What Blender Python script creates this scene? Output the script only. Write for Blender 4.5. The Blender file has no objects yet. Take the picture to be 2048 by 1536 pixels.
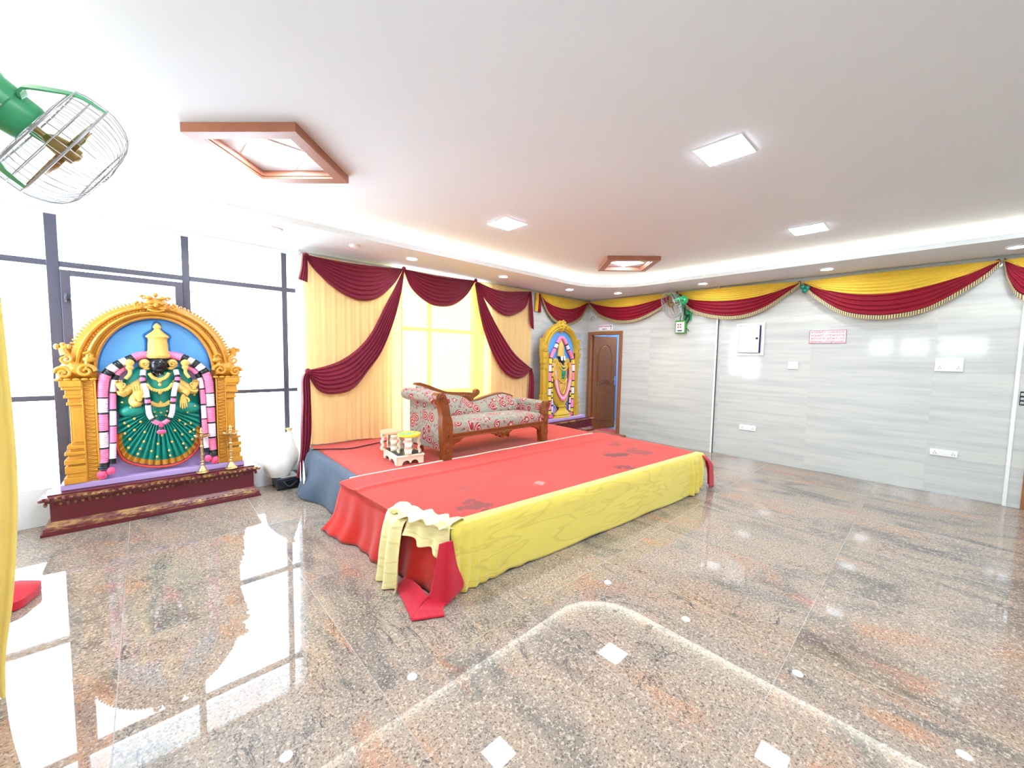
import bpy, math, random
from mathutils import Vector, Matrix
random.seed(7)
C = bpy.context.scene.collection
PI = math.pi
sin, cos = math.sin, math.cos

# ------------------------------------------------------------------ mesh helpers
class M:
    def __init__(s): s.v = []; s.f = []; s.m = []
    def add(s, vs, fs, mi=0):
        o = len(s.v); s.v += [tuple(p) for p in vs]
        for f in fs:
            s.f.append([i + o for i in f]); s.m.append(mi)
        return s
    def box(s, x0, x1, y0, y1, z0, z1, mi=0, rot=None):
        vs = [(x, y, z) for z in (z0, z1) for y in (y0, y1) for x in (x0, x1)]
        if rot:
            c = Vector(((x0+x1)/2, (y0+y1)/2, (z0+z1)/2)); vs = [c + rot @ (Vector(p) - c) for p in vs]
        return s.add(vs, [(0,2,3,1),(4,5,7,6),(0,1,5,4),(2,6,7,3),(0,4,6,2),(1,3,7,5)], mi)
    def grid(s, P, mi=0, cu=False, cv=False, mif=None):
        nu, nv = len(P), len(P[0]); o = len(s.v)
        for r in P: s.v += [tuple(p) for p in r]
        for i in range(nu if cu else nu-1):
            for j in range(nv if cv else nv-1):
                a, b = i*nv+j, ((i+1) % nu)*nv+j
                c, d = ((i+1) % nu)*nv+(j+1) % nv, i*nv+(j+1) % nv
                s.f.append([o+a, o+b, o+c, o+d]); s.m.append(mif(i, j) if mif else mi)
        return s
    def tube(s, path, r, n=10, mi=0, caps=True, mif=None, flat=1.0):
        path = [Vector(p) for p in path]; k = len(path); rings = []
        t0 = (path[1]-path[0]).normalized()
        up = Vector((0,0,1)) if abs(t0.z) < .9 else Vector((0,1,0))
        nrm = (up - t0*up.dot(t0)).normalized()
        for i, p in enumerate(path):
            t = (path[min(i+1,k-1)]-path[max(i-1,0)]).normalized()
            nrm = (nrm - t*nrm.dot(t)); nrm = nrm.normalized() if nrm.length > 1e-6 else Vector((1,0,0))
            b = t.cross(nrm); rr = r[i] if isinstance(r, (list, tuple)) else r
            rings.append([p + nrm*rr*cos(2*PI*j/n) + b*rr*flat*sin(2*PI*j/n) for j in range(n)])
        o = len(s.v); s.grid(rings, mi, cv=True, mif=mif)
        if caps:
            s.f.append([o+j for j in range(n)]); s.m.append(mif(0,0) if mif else mi)
            s.f.append([o+(k-1)*n+j for j in reversed(range(n))]); s.m.append(mif(k-2,0) if mif else mi)
        return s
    def lathe(s, prof, c=(0,0,0), n=24, mi=0, ax=None, sy=1.0, mif=None, caps=True):
        q = Matrix.Identity(3)
        if ax is not None: q = Vector((0,0,1)).rotation_difference(Vector(ax)).to_matrix()
        c = Vector(c)
        P = [[c + q @ Vector((r*cos(2*PI*j/n), r*sy*sin(2*PI*j/n), z)) for j in range(n)] for r, z in prof]
        o = len(s.v); s.grid(P, mi, cv=True, mif=mif)
        if not caps: return s
        if prof[0][0] > 1e-4: s.f.append([o+j for j in reversed(range(n))]); s.m.append(mi)
        if prof[-1][0] > 1e-4: s.f.append([o+(len(prof)-1)*n+j for j in range(n)]); s.m.append(mi)
        return s
    def ball(s, c, r, n=12, mi=0, rot=None):
        if not isinstance(r, (tuple, list)): r = (r, r, r)
        c = Vector(c); P = []
        for i in range(n//2+1):
            a = PI*i/(n//2)
            row = []
            for j in range(n):
                p = Vector((r[0]*sin(a)*cos(2*PI*j/n), r[1]*sin(a)*sin(2*PI*j/n), r[2]*cos(a)))
                row.append(c + (rot @ p if rot else p))
            P.append(row)
        return s.grid(P, mi, cv=True)
    def prism(s, pts, fn, d0, d1, mi=0):
        n = len(pts)
        vs = [fn(a, b, d0) for a, b in pts] + [fn(a, b, d1) for a, b in pts]
        fs = [list(range(n)), list(range(2*n-1, n-1, -1))] + [[i, i+n, (i+1) % n+n, (i+1) % n] for i in range(n)]
        return s.add(vs, fs, mi)

ROOT = {}
def lerp(a, b, t): return a + (b-a)*t
def cr(pts, n, closed=False):
    """Catmull-Rom through the points, n samples evenly spread."""
    P = [Vector(p) for p in pts]; k = len(P); out = []
    L = [0]
    for i in range(1, k): L.append(L[-1] + (P[i]-P[i-1]).length)
    for i in range(n):
        d = L[-1]*i/(n-1); j = 0
        while j < k-2 and L[j+1] < d: j += 1
        t = (d-L[j])/max(1e-9, L[j+1]-L[j])
        p1, p2 = P[j], P[j+1]
        p0 = P[j-1] if j else p1*2-p2
        p3 = P[j+2] if j+2 < k else p2*2-p1
        out.append(.5*((2*p1)+(p2-p0)*t+(2*p0-5*p1+4*p2-p3)*t*t+(3*p1-p0-3*p2+p3)*t**3))
    return out
def patch(ctrl, nu, nv):
    rows = [cr(r, nv) for r in ctrl]
    cols = [cr([rows[i][j] for i in range(len(rows))], nu) for j in range(nv)]
    return [[cols[j][i] for j in range(nv)] for i in range(nu)]
def arc(cx, cz, rx, rz, a0, a1, n): return [(cx+rx*cos(lerp(a0,a1,i/(n-1))), cz+rz*sin(lerp(a0,a1,i/(n-1)))) for i in range(n)]

def build(name, m, mats, parent=None, smooth=True, bevel=0, solid=0, sub=0, angle=40, kind=None, label=None):
    me = bpy.data.meshes.new(name)
    off = Vector((0,0,0))
    if parent is not None:
        r = parent
        while r.parent: r = r.parent
        off = ROOT.get(r.name, off)
    me.from_pydata([tuple(Vector(p)-off) for p in m.v], [], m.f)
    for x in (mats if isinstance(mats, (list, tuple)) else [mats]): me.materials.append(x)
    for p, mi in zip(me.polygons, m.m): p.material_index = mi; p.use_smooth = bool(smooth)
    me.validate(); me.update()
    if smooth: me.set_sharp_from_angle(angle=math.radians(angle))
    o = bpy.data.objects.new(name, me); C.objects.link(o)
    if parent is not None: o.parent = parent
    if solid:
        d = o.modifiers.new('thick', 'SOLIDIFY'); d.thickness = solid; d.offset = 0
    if bevel:
        d = o.modifiers.new('edge', 'BEVEL'); d.width = bevel; d.segments = 2; d.limit_method = 'ANGLE'; d.angle_limit = math.radians(50)
    if sub:
        d = o.modifiers.new('sub', 'SUBSURF'); d.levels = sub; d.render_levels = sub
    if kind: o['kind'] = kind
    if label: o['label'] = label
    return o
def tag(o, label, cat, group=None):
    o['label'] = label; o['category'] = cat
    if group: o['group'] = group
    return o
def thing(name, label, cat, loc=(0,0,0), group=None):
    o = bpy.data.objects.new(name, None); C.objects.link(o); o.empty_display_size = .05
    o.location = loc; ROOT[o.name] = Vector(loc)
    return tag(o, label, cat, group)
def copy_thing(root, loc, label, rz=None):
    c = root.copy(); C.objects.link(c); c.location = loc; c['label'] = label
    if rz is not None: c.rotation_euler = (0,0,rz)
    def kids(a, b):
        for ch in list(a.children):
            d = ch.copy(); C.objects.link(d); d.parent = b; kids(ch, d)
    kids(root, c)
    return c

# ------------------------------------------------------------------ materials
def lin(c):
    return tuple(((x/12.92) if x <= .04045 else ((x+.055)/1.055)**2.4) for x in c)
def srgb(r, g, b): return lin((r/255, g/255, b/255))
class N:
    def __init__(s, name):
        s.mat = bpy.data.materials.new(name); s.mat.use_nodes = True
        s.t = s.mat.node_tree; s.t.nodes.clear()
        s.out = s.t.nodes.new('ShaderNodeOutputMaterial')
    def n(s, typ, ins=None, **kw):
        x = s.t.nodes.new('ShaderNode'+typ)
        for k, v in kw.items(): setattr(x, k, v)
        for k, v in (ins or {}).items():
            i = x.inputs[k]
            if hasattr(v, 'is_output') or isinstance(v, bpy.types.NodeSocket): s.t.links.new(v, i)
            else:
                if isinstance(v, (tuple, list)) and len(v) == 3 and i.type == 'RGBA': v = (*v, 1)
                i.default_value = v
        return x
    def math(s, op, a, b=0.0, c=None, clamp=False):
        ins = {0: a, 1: b}
        if c is not None: ins[2] = c
        return s.n('Math', ins, operation=op, use_clamp=clamp).outputs[0]
    def mix(s, f, a, b, bt='MIX'):
        x = s.n('Mix', None, data_type='RGBA', blend_type=bt)
        for i, v in ((0, f), (6, a), (7, b)):
            if isinstance(v, bpy.types.NodeSocket): s.t.links.new(v, x.inputs[i])
            else: x.inputs[i].default_value = (*v, 1) if isinstance(v, (tuple, list)) and len(v) == 3 else v
        return x.outputs[2]
    def ramp(s, fac, stops, interp='LINEAR'):
        x = s.n('ValToRGB', {0: fac}); x.color_ramp.interpolation = interp
        e = x.color_ramp.elements
        while len(e) < len(stops): e.new(.5)
        for i, (p, c) in enumerate(stops):
            e[i].position = p; e[i].color = (*c, 1) if isinstance(c, (tuple, list)) else (c, c, c, 1)
        return x.outputs[0]
    def coord(s, scale=(1,1,1), loc=(0,0,0), src='Object', rot=(0,0,0)):
        tc = s.n('TexCoord').outputs[src]
        return s.n('Mapping', {0: tc, 1: loc, 2: rot, 3: scale}).outputs[0]
    def noise(s, vec, scale, detail=3, rough=.5, dist=0): return s.n('TexNoise', {'Vector': vec, 'Scale': scale, 'Detail': detail, 'Roughness': rough, 'Distortion': dist}).outputs[0]
    def bsdf(s, col, rough=.5, metal=0, spec=.5, normal=None, **kw):
        x = s.n('BsdfPrincipled', {'Base Color': col, 'Roughness': rough, 'Metallic': metal, 'Specular IOR Level': spec, **kw})
        if normal is not None: s.t.links.new(normal, x.inputs['Normal'])
        return x.outputs[0]
    def bump(s, h, strength=.3, dist=.005): return s.n('Bump', {'Height': h, 'Strength': strength, 'Distance': dist}).outputs[0]
    def end(s, sh): s.t.links.new(sh, s.out.inputs[0]); return s.mat

def paint(name, c, rough=.5, metal=0, var=.06, scale=12, bump=0, spec=.5):
    n = N(name); k = n.coord()
    f = n.noise(k, scale)
    a = tuple(x*(1-var) for x in c); b = tuple(min(1, x*(1+var)) for x in c)
    col = n.mix(f, a, b)
    return n.end(n.bsdf(col, rough, metal, spec, n.bump(n.noise(k, scale*6), bump, .003) if bump else None))
def cloth(name, c, var=.1, scale=9, trans=0.0, sheer=0.0, weave=350, rough=.85, sheen=.3, stain=None, tcol=None):
    n = N(name); k = n.coord()
    col = n.mix(n.noise(k, scale, 4), tuple(x*(1-var) for x in c), tuple(min(1, x*(1+var)) for x in c))
    if stain:
        w = n.noise(n.coord((.8, .8, 5)), 1.6, 2, .5, .5)
        col = n.mix(n.ramp(w, [(.49, 0), (.525, .5), (.55, .06), (.62, .06), (.66, .3), (.70, .05)]), col, stain)
    nb = n.bump(n.noise(k, weave, 2), .25, .002)
    sh = n.bsdf(col, rough, 0, .25, nb, **{'Sheen Weight': sheen, 'Sheen Roughness': .5})
    if trans:
        tr = n.n('BsdfTranslucent', {0: tcol or col}).outputs[0]
        sh = n.n('MixShader', {0: trans, 1: sh, 2: tr}).outputs[0]
    if sheer:
        sh = n.n('MixShader', {0: sheer, 1: sh, 2: n.n('BsdfTransparent').outputs[0]}).outputs[0]
    return n.end(sh)
def glow(name, c, s):
    n = N(name); return n.end(n.n('Emission', {0: c, 1: s}).outputs[0])

def granite():
    n = N('granite'); tc = n.n('TexCoord').outputs['Object']
    sp = n.n('SeparateXYZ', {0: tc}); x, y = sp.outputs[0], sp.outputs[1]
    u = n.math('DIVIDE', n.math('ADD', x, .14), .89); v = n.math('DIVIDE', n.math('SUBTRACT', y, .43), 1.19)
    iu, iv = n.math('FLOOR', u), n.math('FLOOR', v)
    wn = n.n('TexWhiteNoise', {'Vector': n.n('CombineXYZ', {0: iu, 1: iv}).outputs[0]}, noise_dimensions='3D')
    off = n.n('VectorMath', {0: wn.outputs['Color'], 1: (9, 9, 9)}, operation='MULTIPLY').outputs[0]
    k0 = n.n('VectorMath', {0: tc, 1: off}, operation='ADD').outputs[0]
    k = n.n('Mapping', {0: k0, 2: (0, 0, .9), 3: (1.0, .45, 1)}).outputs[0]
    big = n.noise(k, 2.4, 5, .62, 1.2)
    col = n.ramp(big, [(.27, srgb(86, 83, 80)), (.39, srgb(126, 117, 108)), (.5, srgb(153, 138, 124)), (.62, srgb(163, 142, 123)), (.76, srgb(132, 124, 114))])
    org = n.noise(n.n('Mapping', {0: k, 1: (5, 3, 1)}).outputs[0], 2.0, 4, .6, 1.5)
    col = n.mix(n.ramp(org, [(.56, 0), (.72, .75)]), col, srgb(182, 128, 94))
    fine = n.noise(k0, 95, 4, .75)
    col = n.mix(n.ramp(fine, [(.40, .85), (.47, 0)]), col, srgb(84, 76, 70))
    col = n.mix(n.ramp(n.noise(k0, 70, 3, .7), [(.54, 0), (.62, .6)]), col, srgb(208, 190, 170))
    ve = n.noise(n.n('Mapping', {0: k, 1: (2, 7, 4)}).outputs[0], 3.2, 6, .66, .9)
    vd = n.math('ABSOLUTE', n.math('SUBTRACT', ve, .5))
    msk = n.math('MULTIPLY', n.ramp(vd, [(.0, .85), (.010, 0)]), n.ramp(n.noise(k, 1.7, 2), [(.54, 0), (.62, 1)]))
    col = n.mix(msk, col, srgb(58, 60, 64))
    def joint(t, w):
        fr = n.math('FRACT', t); d = n.math('MINIMUM', fr, n.math('SUBTRACT', 1, fr))
        return n.math('LESS_THAN', d, w)
    j = n.math('MAXIMUM', joint(u, .0028), joint(v, .0018))
    col = n.mix(n.math('MULTIPLY', j, .5), col, srgb(150, 140, 130))
    return n.end(n.bsdf(col, n.math('ADD', n.math('MULTIPLY', j, .3), .012), 0, .5))
def walltile():
    n = N('wall_tile'); tc = n.n('TexCoord').outputs['Object']
    sp = n.n('SeparateXYZ', {0: tc}); h = n.math('ADD', sp.outputs[0], sp.outputs[1]); z = sp.outputs[2]
    u = n.math('DIVIDE', n.math('SUBTRACT', h, 8.13), 1.2); v = n.math('DIVIDE', n.math('SUBTRACT', z, .02), .6)
    wn = n.n('TexWhiteNoise', {'Vector': n.n('CombineXYZ', {0: n.math('FLOOR', u), 1: n.math('FLOOR', v)}).outputs[0]}, noise_dimensions='3D')
    off = n.n('VectorMath', {0: wn.outputs['Color'], 1: (9, 9, 9)}, operation='MULTIPLY').outputs[0]
    k = n.n('VectorMath', {0: n.n('Mapping', {0: tc, 3: (.5, .5, 9)}).outputs[0], 1: off}, operation='ADD').outputs[0]
    st = n.noise(k, 1.6, 4, .6, .3)
    col = n.ramp(st, [(.3, srgb(184, 187, 183)), (.5, srgb(200, 202, 196)), (.62, srgb(207, 208, 201)), (.8, srgb(192, 194, 186))])
    col = n.mix(n.math('MULTIPLY', wn.outputs['Value'], .07), col, srgb(188, 188, 186))
    def joint(t, w):
        fr = n.math('FRACT', t); d = n.math('MINIMUM', fr, n.math('SUBTRACT', 1, fr))
        return n.math('LESS_THAN', d, w)
    j = n.math('MAXIMUM', joint(u, .0012), joint(v, .0022))
    col = n.mix(n.math('MULTIPLY', j, .35), col, srgb(185, 185, 180))
    return n.end(n.bsdf(col, .07, 0, .42))
def carpet(name, c, stains=(), var=.10, dusty=None):
    n = N(name); tc = n.n('TexCoord').outputs['Object']
    col = n.mix(n.noise(tc, 3.5, 5, .65), tuple(x*(1-var) for x in c), tuple(min(1, x*(1+var*.7)) for x in c))
    wob = n.noise(tc, 9, 5, .75, .4)
    for (sx, sy, sr, sc, amt) in stains:
        d = n.n('VectorMath', {0: tc, 1: (sx, sy, .435)}, operation='DISTANCE').outputs['Value']
        e = n.math('ADD', n.math('DIVIDE', d, sr), n.math('MULTIPLY', n.math('SUBTRACT', wob, .5), 4.2))
        col = n.mix(n.ramp(e, [(.55, amt), (.75, amt*.35), (1.0, 0)]), col, sc)
    col = n.mix(n.ramp(n.noise(tc, 6.5, 6, .75, .6), [(.60, 0), (.74, .34)]), col, tuple(x*.35 for x in c))
    if dusty:
        col = n.mix(n.ramp(n.noise(n.coord((.6, 2.5, 1)), 4, 5, .7), [(.62, 0), (.72, .35)]), col, dusty)
    nb = n.bump(n.noise(tc, 420, 2), .5, .004)
    return n.end(n.bsdf(col, .95, 0, .1, nb, **{'Sheen Weight': .25}))
def wood(name, c1, c2, scale=(1, 1, 6), rough=.4, s=7):
    n = N(name); k = n.coord(scale)
    f = n.noise(k, s, 5, .6, 1.2)
    return n.end(n.bsdf(n.mix(f, c1, c2), rough, 0, .5, n.bump(f, .15, .004)))
def paisley():
    n = N('paisley_fabric'); tc = n.n('TexCoord').outputs['Object']
    wv = n.n('VectorMath', {0: tc, 1: n.n('VectorMath', {0: n.n('TexNoise', {'Vector': tc, 'Scale': 6, 'Detail': 1}).outputs[1], 1: (.06, .06, .06)}, operation='MULTIPLY').outputs[0]}, operation='ADD').outputs[0]
    v = n.n('TexVoronoi', {'Vector': wv, 'Scale': 7.0, 'Randomness': .75}); d = v.outputs['Distance']
    lc = n.n('SeparateXYZ', {0: n.n('VectorMath', {0: wv, 1: v.outputs['Position']}, operation='SUBTRACT').outputs[0]})
    ang = n.math('ARCTAN2', n.math('ADD', lc.outputs[2], n.math('MULTIPLY', lc.outputs[1], .6)), n.math('SUBTRACT', lc.outputs[0], n.math('MULTIPLY', lc.outputs[1], .6)))
    rim = n.math('ADD', .30, n.math('MULTIPLY', n.math('ABSOLUTE', ang), .095))
    ring = n.math('SINE', n.math('ADD', n.math('MULTIPLY', d, 36), ang))
    base = n.mix(n.noise(tc, 60, 2), srgb(134, 129, 114), srgb(158, 152, 135))
    red = n.mix(n.math('GREATER_THAN', ring, .50), srgb(146, 40, 48), srgb(196, 168, 152))
    pick = n.math('GREATER_THAN', n.n('SeparateColor', {0: v.outputs['Color']}).outputs[0], .10)
    col = n.mix(n.math('MULTIPLY', n.math('LESS_THAN', d, rim), pick), base, red)
    v2 = n.n('TexVoronoi', {'Vector': wv, 'Scale': 23, 'Randomness': 1})
    leaf = n.math('MULTIPLY', n.math('LESS_THAN', v2.outputs['Distance'], .30), n.math('GREATER_THAN', d, .46))
    col = n.mix(leaf, col, n.mix(n.math('GREATER_THAN', n.n('SeparateColor', {0: v2.outputs['Color']}).outputs[1], .5), srgb(158, 62, 66), srgb(120, 112, 100)))
    w3 = n.math('ABSOLUTE', n.math('SUBTRACT', n.noise(wv, 9, 2, .5, 1.5), .5))
    col = n.mix(n.math('MULTIPLY', n.math('LESS_THAN', w3, .008), n.math('GREATER_THAN', d, .42)), col, srgb(118, 110, 100))
    return n.end(n.bsdf(col, .8, 0, .2, n.bump(n.noise(tc, 300, 2), .2, .002), **{'Sheen Weight': .2}))
def glass():
    n = N('window_glass')
    fr = n.n('Fresnel', {0: 1.45}).outputs[0]
    sh = n.n('MixShader', {0: n.math('MULTIPLY', fr, .8), 1: n.n('BsdfTransparent', {0: (.97, .985, .98)}).outputs[0], 2: n.n('BsdfGlossy', {1: .02}).outputs[0]}).outputs[0]
    return n.end(sh)
def gold(name, c, rough=.38):
    n = N(name); k = n.coord()
    f = n.noise(k, 30, 4, .6)
    col = n.mix(f, tuple(x*.86 for x in c), tuple(min(1, x*1.08) for x in c))
    return n.end(n.bsdf(col, rough, .0, .55, n.bump(n.noise(k, 75, 3), .35, .006)))
def rubbed(name, c, g, amt=.5):
    n = N(name); k = n.coord((1, 1, 4))
    f = n.noise(k, 7, 6, .7)
    return n.end(n.bsdf(n.mix(n.ramp(f, [(amt, 0), (amt+.12, .75)]), c, g), .32, 0, .5, n.bump(n.noise(n.coord(), 90, 2), .15, .003)))

G_FLOOR = granite(); G_TILE = walltile()
M_CEIL = paint('ceiling_paint', srgb(222, 228, 233), .8, var=.015, scale=2, spec=.2)
M_WHITE = paint('white_paint', srgb(236, 236, 234), .6, var=.02, scale=4)
M_PLAST = paint('white_plastic', srgb(240, 240, 238), .3, var=.01)
M_FRAME = paint('window_metal', srgb(80, 76, 90), .35, var=.15, scale=8)
M_GLASS = glass()
M_WOODF = wood('frame_veneer', srgb(138, 84, 62), srgb(166, 106, 82), (1, 1, 1), .45, 6)
M_DOOR = wood('door_wood', srgb(118, 66, 24), srgb(144, 88, 38), (3, 3, .6), .6, 5)
M_DOORF = wood('door_frame_wood', srgb(134, 82, 44), srgb(164, 106, 64), (3, 3, .6), .4, 5)
M_CARVE = wood('carved_teak', srgb(98, 50, 16), srgb(148, 82, 34), (2, 2, 2), .35, 9)
M_RED = carpet('red_carpet_front', srgb(198, 41, 28), [(1.78, 2.27, .16, srgb(88, 34, 30), .8), (1.95, 2.62, .10, srgb(120, 44, 40), .6), (2.52, 2.33, .06, srgb(210, 150, 135), .6), (3.98, 2.44, .17, srgb(80, 32, 28), .85), (4.30, 2.36, .22, srgb(100, 38, 32), .7), (4.45, 2.75, .14, srgb(96, 40, 34), .6), (3.57, 2.08, .12, srgb(80, 34, 30), .75), (3.2, 2.7, .12, srgb(150, 50, 44), .5)], dusty=srgb(214, 96, 84))
M_RED2 = carpet('red_carpet_back', srgb(200, 48, 32), dusty=srgb(206, 92, 70))
M_REDS = carpet('crimson_carpet', srgb(196, 36, 54))
M_BLUE = carpet('blue_grey_carpet', srgb(60, 78, 100), var=.45, dusty=srgb(112, 132, 158))
M_MAT = carpet('door_mat_red', srgb(170, 30, 34))
M_YEL = cloth('yellow_cloth', srgb(230, 209, 94), .04, 5, stain=srgb(200, 172, 74))
M_YEL2 = cloth('pale_yellow_cloth', srgb(240, 226, 164), .06, 8, stain=srgb(204, 178, 92))
M_YSAT = cloth('yellow_satin', srgb(232, 200, 74), .06, 5, rough=.45, sheen=.1)
M_RSAT = cloth('crimson_satin', srgb(140, 14, 38), .10, 5, rough=.42, sheen=.1)
M_MAR = cloth('maroon_satin', srgb(116, 12, 40), .10, 5, rough=.45, sheen=.15)
M_APR = cloth('apricot_curtain', srgb(246, 212, 150), .05, 4, trans=.35)
M_SHEER = cloth('sheer_yellow_curtain', srgb(250, 228, 130), .04, 4, trans=.16, sheer=.035, tcol=srgb(250, 214, 84))
M_DRAPE = cloth('mustard_drape', srgb(234, 208, 116), .08, 5, trans=.12)
M_PAIS = paisley()
M_GOLD = gold('statue_gold', srgb(208, 144, 42))
M_GOLD2 = gold('statue_gold_light', srgb(226, 186, 96))
M_GOLD3 = gold('statue_yellow_gold', srgb(204, 168, 48))
M_TEAL = paint('teal_paint', srgb(14, 138, 122), .38, var=.12, scale=9)
M_DTEAL = paint('dark_teal_paint', srgb(8, 74, 74), .45, var=.1)
M_SKY = paint('sky_blue_paint', srgb(94, 168, 238), .5, var=.03, scale=3)
M_DSKY = paint('deep_blue_paint', srgb(28, 110, 190), .5, var=.04)
M_LAV = paint('lavender_paint', srgb(178, 154, 206), .5, var=.05, scale=4)
M_PINK = paint('pink_paint', srgb(250, 130, 172), .5, var=.10, scale=16)
M_PALE = paint('pale_pink_paint', srgb(236, 220, 236), .5, var=.05, scale=14)
M_HOT = paint('rose_pink_paint', srgb(246, 92, 140), .5, var=.12, scale=30)
M_BAND = rubbed('black_band', srgb(22, 30, 34), srgb(70, 130, 130), .60)
M_BLACK = paint('black_paint', srgb(22, 22, 30), .25, var=.2)
M_SKIN = paint('statue_black', srgb(16, 15, 26), .22, var=.2)
M_RIM = paint('red_rim_paint', srgb(206, 62, 36), .45, var=.1)
M_MARO = rubbed('maroon_plinth', srgb(98, 28, 40), srgb(150, 112, 60), .68)
M_MAROG = rubbed('maroon_gilt', srgb(108, 44, 44), srgb(190, 150, 84), .47)
M_BRASS = N('brass'); M_BRASS = M_BRASS.end(M_BRASS.bsdf(M_BRASS.mix(M_BRASS.noise(M_BRASS.coord(), 20), srgb(196, 164, 104), srgb(232, 206, 150)), .28, .85))
M_STEEL = N('steel'); M_STEEL = M_STEEL.end(M_STEEL.bsdf(M_STEEL.mix(M_STEEL.noise(M_STEEL.coord(), 20), srgb(170, 170, 172), srgb(205, 205, 208)), .3, .9))
M_WIRE = paint('grey_wire', srgb(176, 176, 180), .35, .5)
M_GREEN = paint('fan_green', srgb(64, 164, 112), .35, var=.05)
M_GREEN2 = paint('bright_green', srgb(44, 160, 96), .3, var=.05)
M_LGREEN = paint('box_green', srgb(70, 150, 60), .4, var=.06)
M_BLADE = paint('fan_blade_gold', srgb(150, 122, 70), .35, .4)
M_CREAM = paint('cream_paint', srgb(232, 222, 196), .5, var=.1, scale=20)
M_ROSEW = paint('rose_cream_paint', srgb(226, 170, 136), .5, var=.1, scale=18)
M_PLANK = wood('plank_brown', srgb(140, 82, 60), srgb(172, 108, 82), (1, 6, 1), .7, 5)
M_BLUEW = paint('blue_wall_paint', srgb(140, 186, 236), .7, var=.03, scale=2)
M_CASE = paint('case_black', srgb(30, 32, 42), .35, var=.2)
M_GREY = paint('grey_panel', srgb(176, 176, 172), .5, var=.05)
M_SACK = cloth('white_sack', srgb(238, 234, 228), .06, 12)
M_TXT = paint('red_lettering', srgb(176, 30, 62), .5)
M_TXTK = paint('black_lettering', srgb(24, 24, 30), .5)
M_LIGHT = glow('panel_light_glow', (.78, .88, 1), 100)
M_DOWN = glow('downlight_glow', (.82, .90, 1), 120)
M_COVE = glow('cove_light_glow', (1, .92, .72), 26)

# ------------------------------------------------------------------ camera
F, YAW, PIT, ROL = 787.336, 0.752582129, -0.070048278, 0.017577816
fw = Vector((sin(YAW)*cos(PIT), cos(YAW)*cos(PIT), sin(PIT)))
r0 = Vector((cos(YAW), -sin(YAW), 0)); u0 = r0.cross(fw)
rr = r0*cos(ROL) + u0*sin(ROL); uu = -r0*sin(ROL) + u0*cos(ROL)
cam = bpy.data.cameras.new('camera'); cam.sensor_fit = 'HORIZONTAL'; cam.sensor_width = 36; cam.lens = 36*F/2048
cam.clip_start = .02
co = bpy.data.objects.new('camera', cam); C.objects.link(co)
co.matrix_world = Matrix(((rr.x, uu.x, -fw.x, 0), (rr.y, uu.y, -fw.y, 0), (rr.z, uu.z, -fw.z, 1.55), (0, 0, 0, 1)))
bpy.context.scene.camera = co
S = 'structure'
# ------------------------------------------------------------------ the room
XL, XR, YF, YB, YW = -1.3, 6.9, -4.0, 5.05, 5.28      # left, right, front, back wall, window line
ZS, ZC = 2.74, 2.90                                    # soffit and raised ceiling
m = M(); m.box(XL-.2, 9.0, YF-.2, 6.0, -.1, 0); build('floor', m, G_FLOOR, smooth=False, kind=S)
m = M(); m.box(XL-.2, 9.0, YF-.2, 6.0, ZC, ZC+.1); build('ceiling', m, M_CEIL, smooth=False, kind=S)
# dropped border with a rounded opening
def loop(x0, x1, y0, y1, rads, o=0, n=14):
    P = []
    for (cx, cy, a, r) in ((x1, y1, 0, rads[0]), (x0, y1, PI/2, rads[1]), (x0, y0, PI, rads[2]), (x1, y0, 3*PI/2, rads[3])):
        ccx = cx - r if cx == x1 else cx + r; ccy = cy - r if cy == y1 else cy + r
        for i in range(n): P.append((ccx+(r+o)*cos(a+PI/2*i/(n-1)), ccy+(r+o)*sin(a+PI/2*i/(n-1))))
    return P
OPEN = (-.41, 6.03, -3.0, 4.13, (.9, .12, .5, .9))
inn = loop(*OPEN)
outr = []
ox0, ox1, oy0, oy1 = XL-.15, XR+.15, YF-.15, 5.75
q = len(inn)//4
for i, (x, y) in enumerate(inn):
    k = i % q; s = k/(q-1)
    if i//q == 0: p = (ox1, lerp(OPEN[3]-.9, oy1, s*2)) if s < .5 else (lerp(ox1, OPEN[1]-.9, s*2-1), oy1)
    elif i//q == 1: p = (lerp(OPEN[0]+.12, ox0, s*2), oy1) if s < .5 else (ox0, lerp(oy1, OPEN[3]-.12, s*2-1))
    elif i//q == 2: p = (ox0, lerp(OPEN[2]+.5, oy0, s*2)) if s < .5 else (lerp(ox0, OPEN[0]+.5, s*2-1), oy0)
    else: p = (lerp(OPEN[1]-.9, ox1, s*2), oy0) if s < .5 else (ox1, lerp(oy0, OPEN[2]+.9, s*2-1))
    outr.append(p)
m = M()
m.grid([[(x, y, ZS+.055) for x, y in outr], [(x, y, ZS+.055) for x, y in inn], [(x, y, ZS) for x, y in inn], [(x, y, ZS) for x, y in outr]], cv=True)
build('ceiling_border', m, M_CEIL, kind=S, angle=30)
# back of the light cove
bk = loop(*OPEN, o=.2)
m = M(); m.grid([[(x, y, ZS+.05) for x, y in bk], [(x, y, ZC) for x, y in bk]], cv=True); build('trim_1', m, M_CEIL, kind=S)
st = loop(*OPEN, o=.10)
m = M(); m.tube([(x, y, ZS+.068) for x, y in st] + [(st[0][0], st[0][1], ZS+.068)], .012, 6)
tag(build('cove_light_strip', m, M_COVE), 'warm strip light hidden behind the ceiling border lip', 'light')

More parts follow.
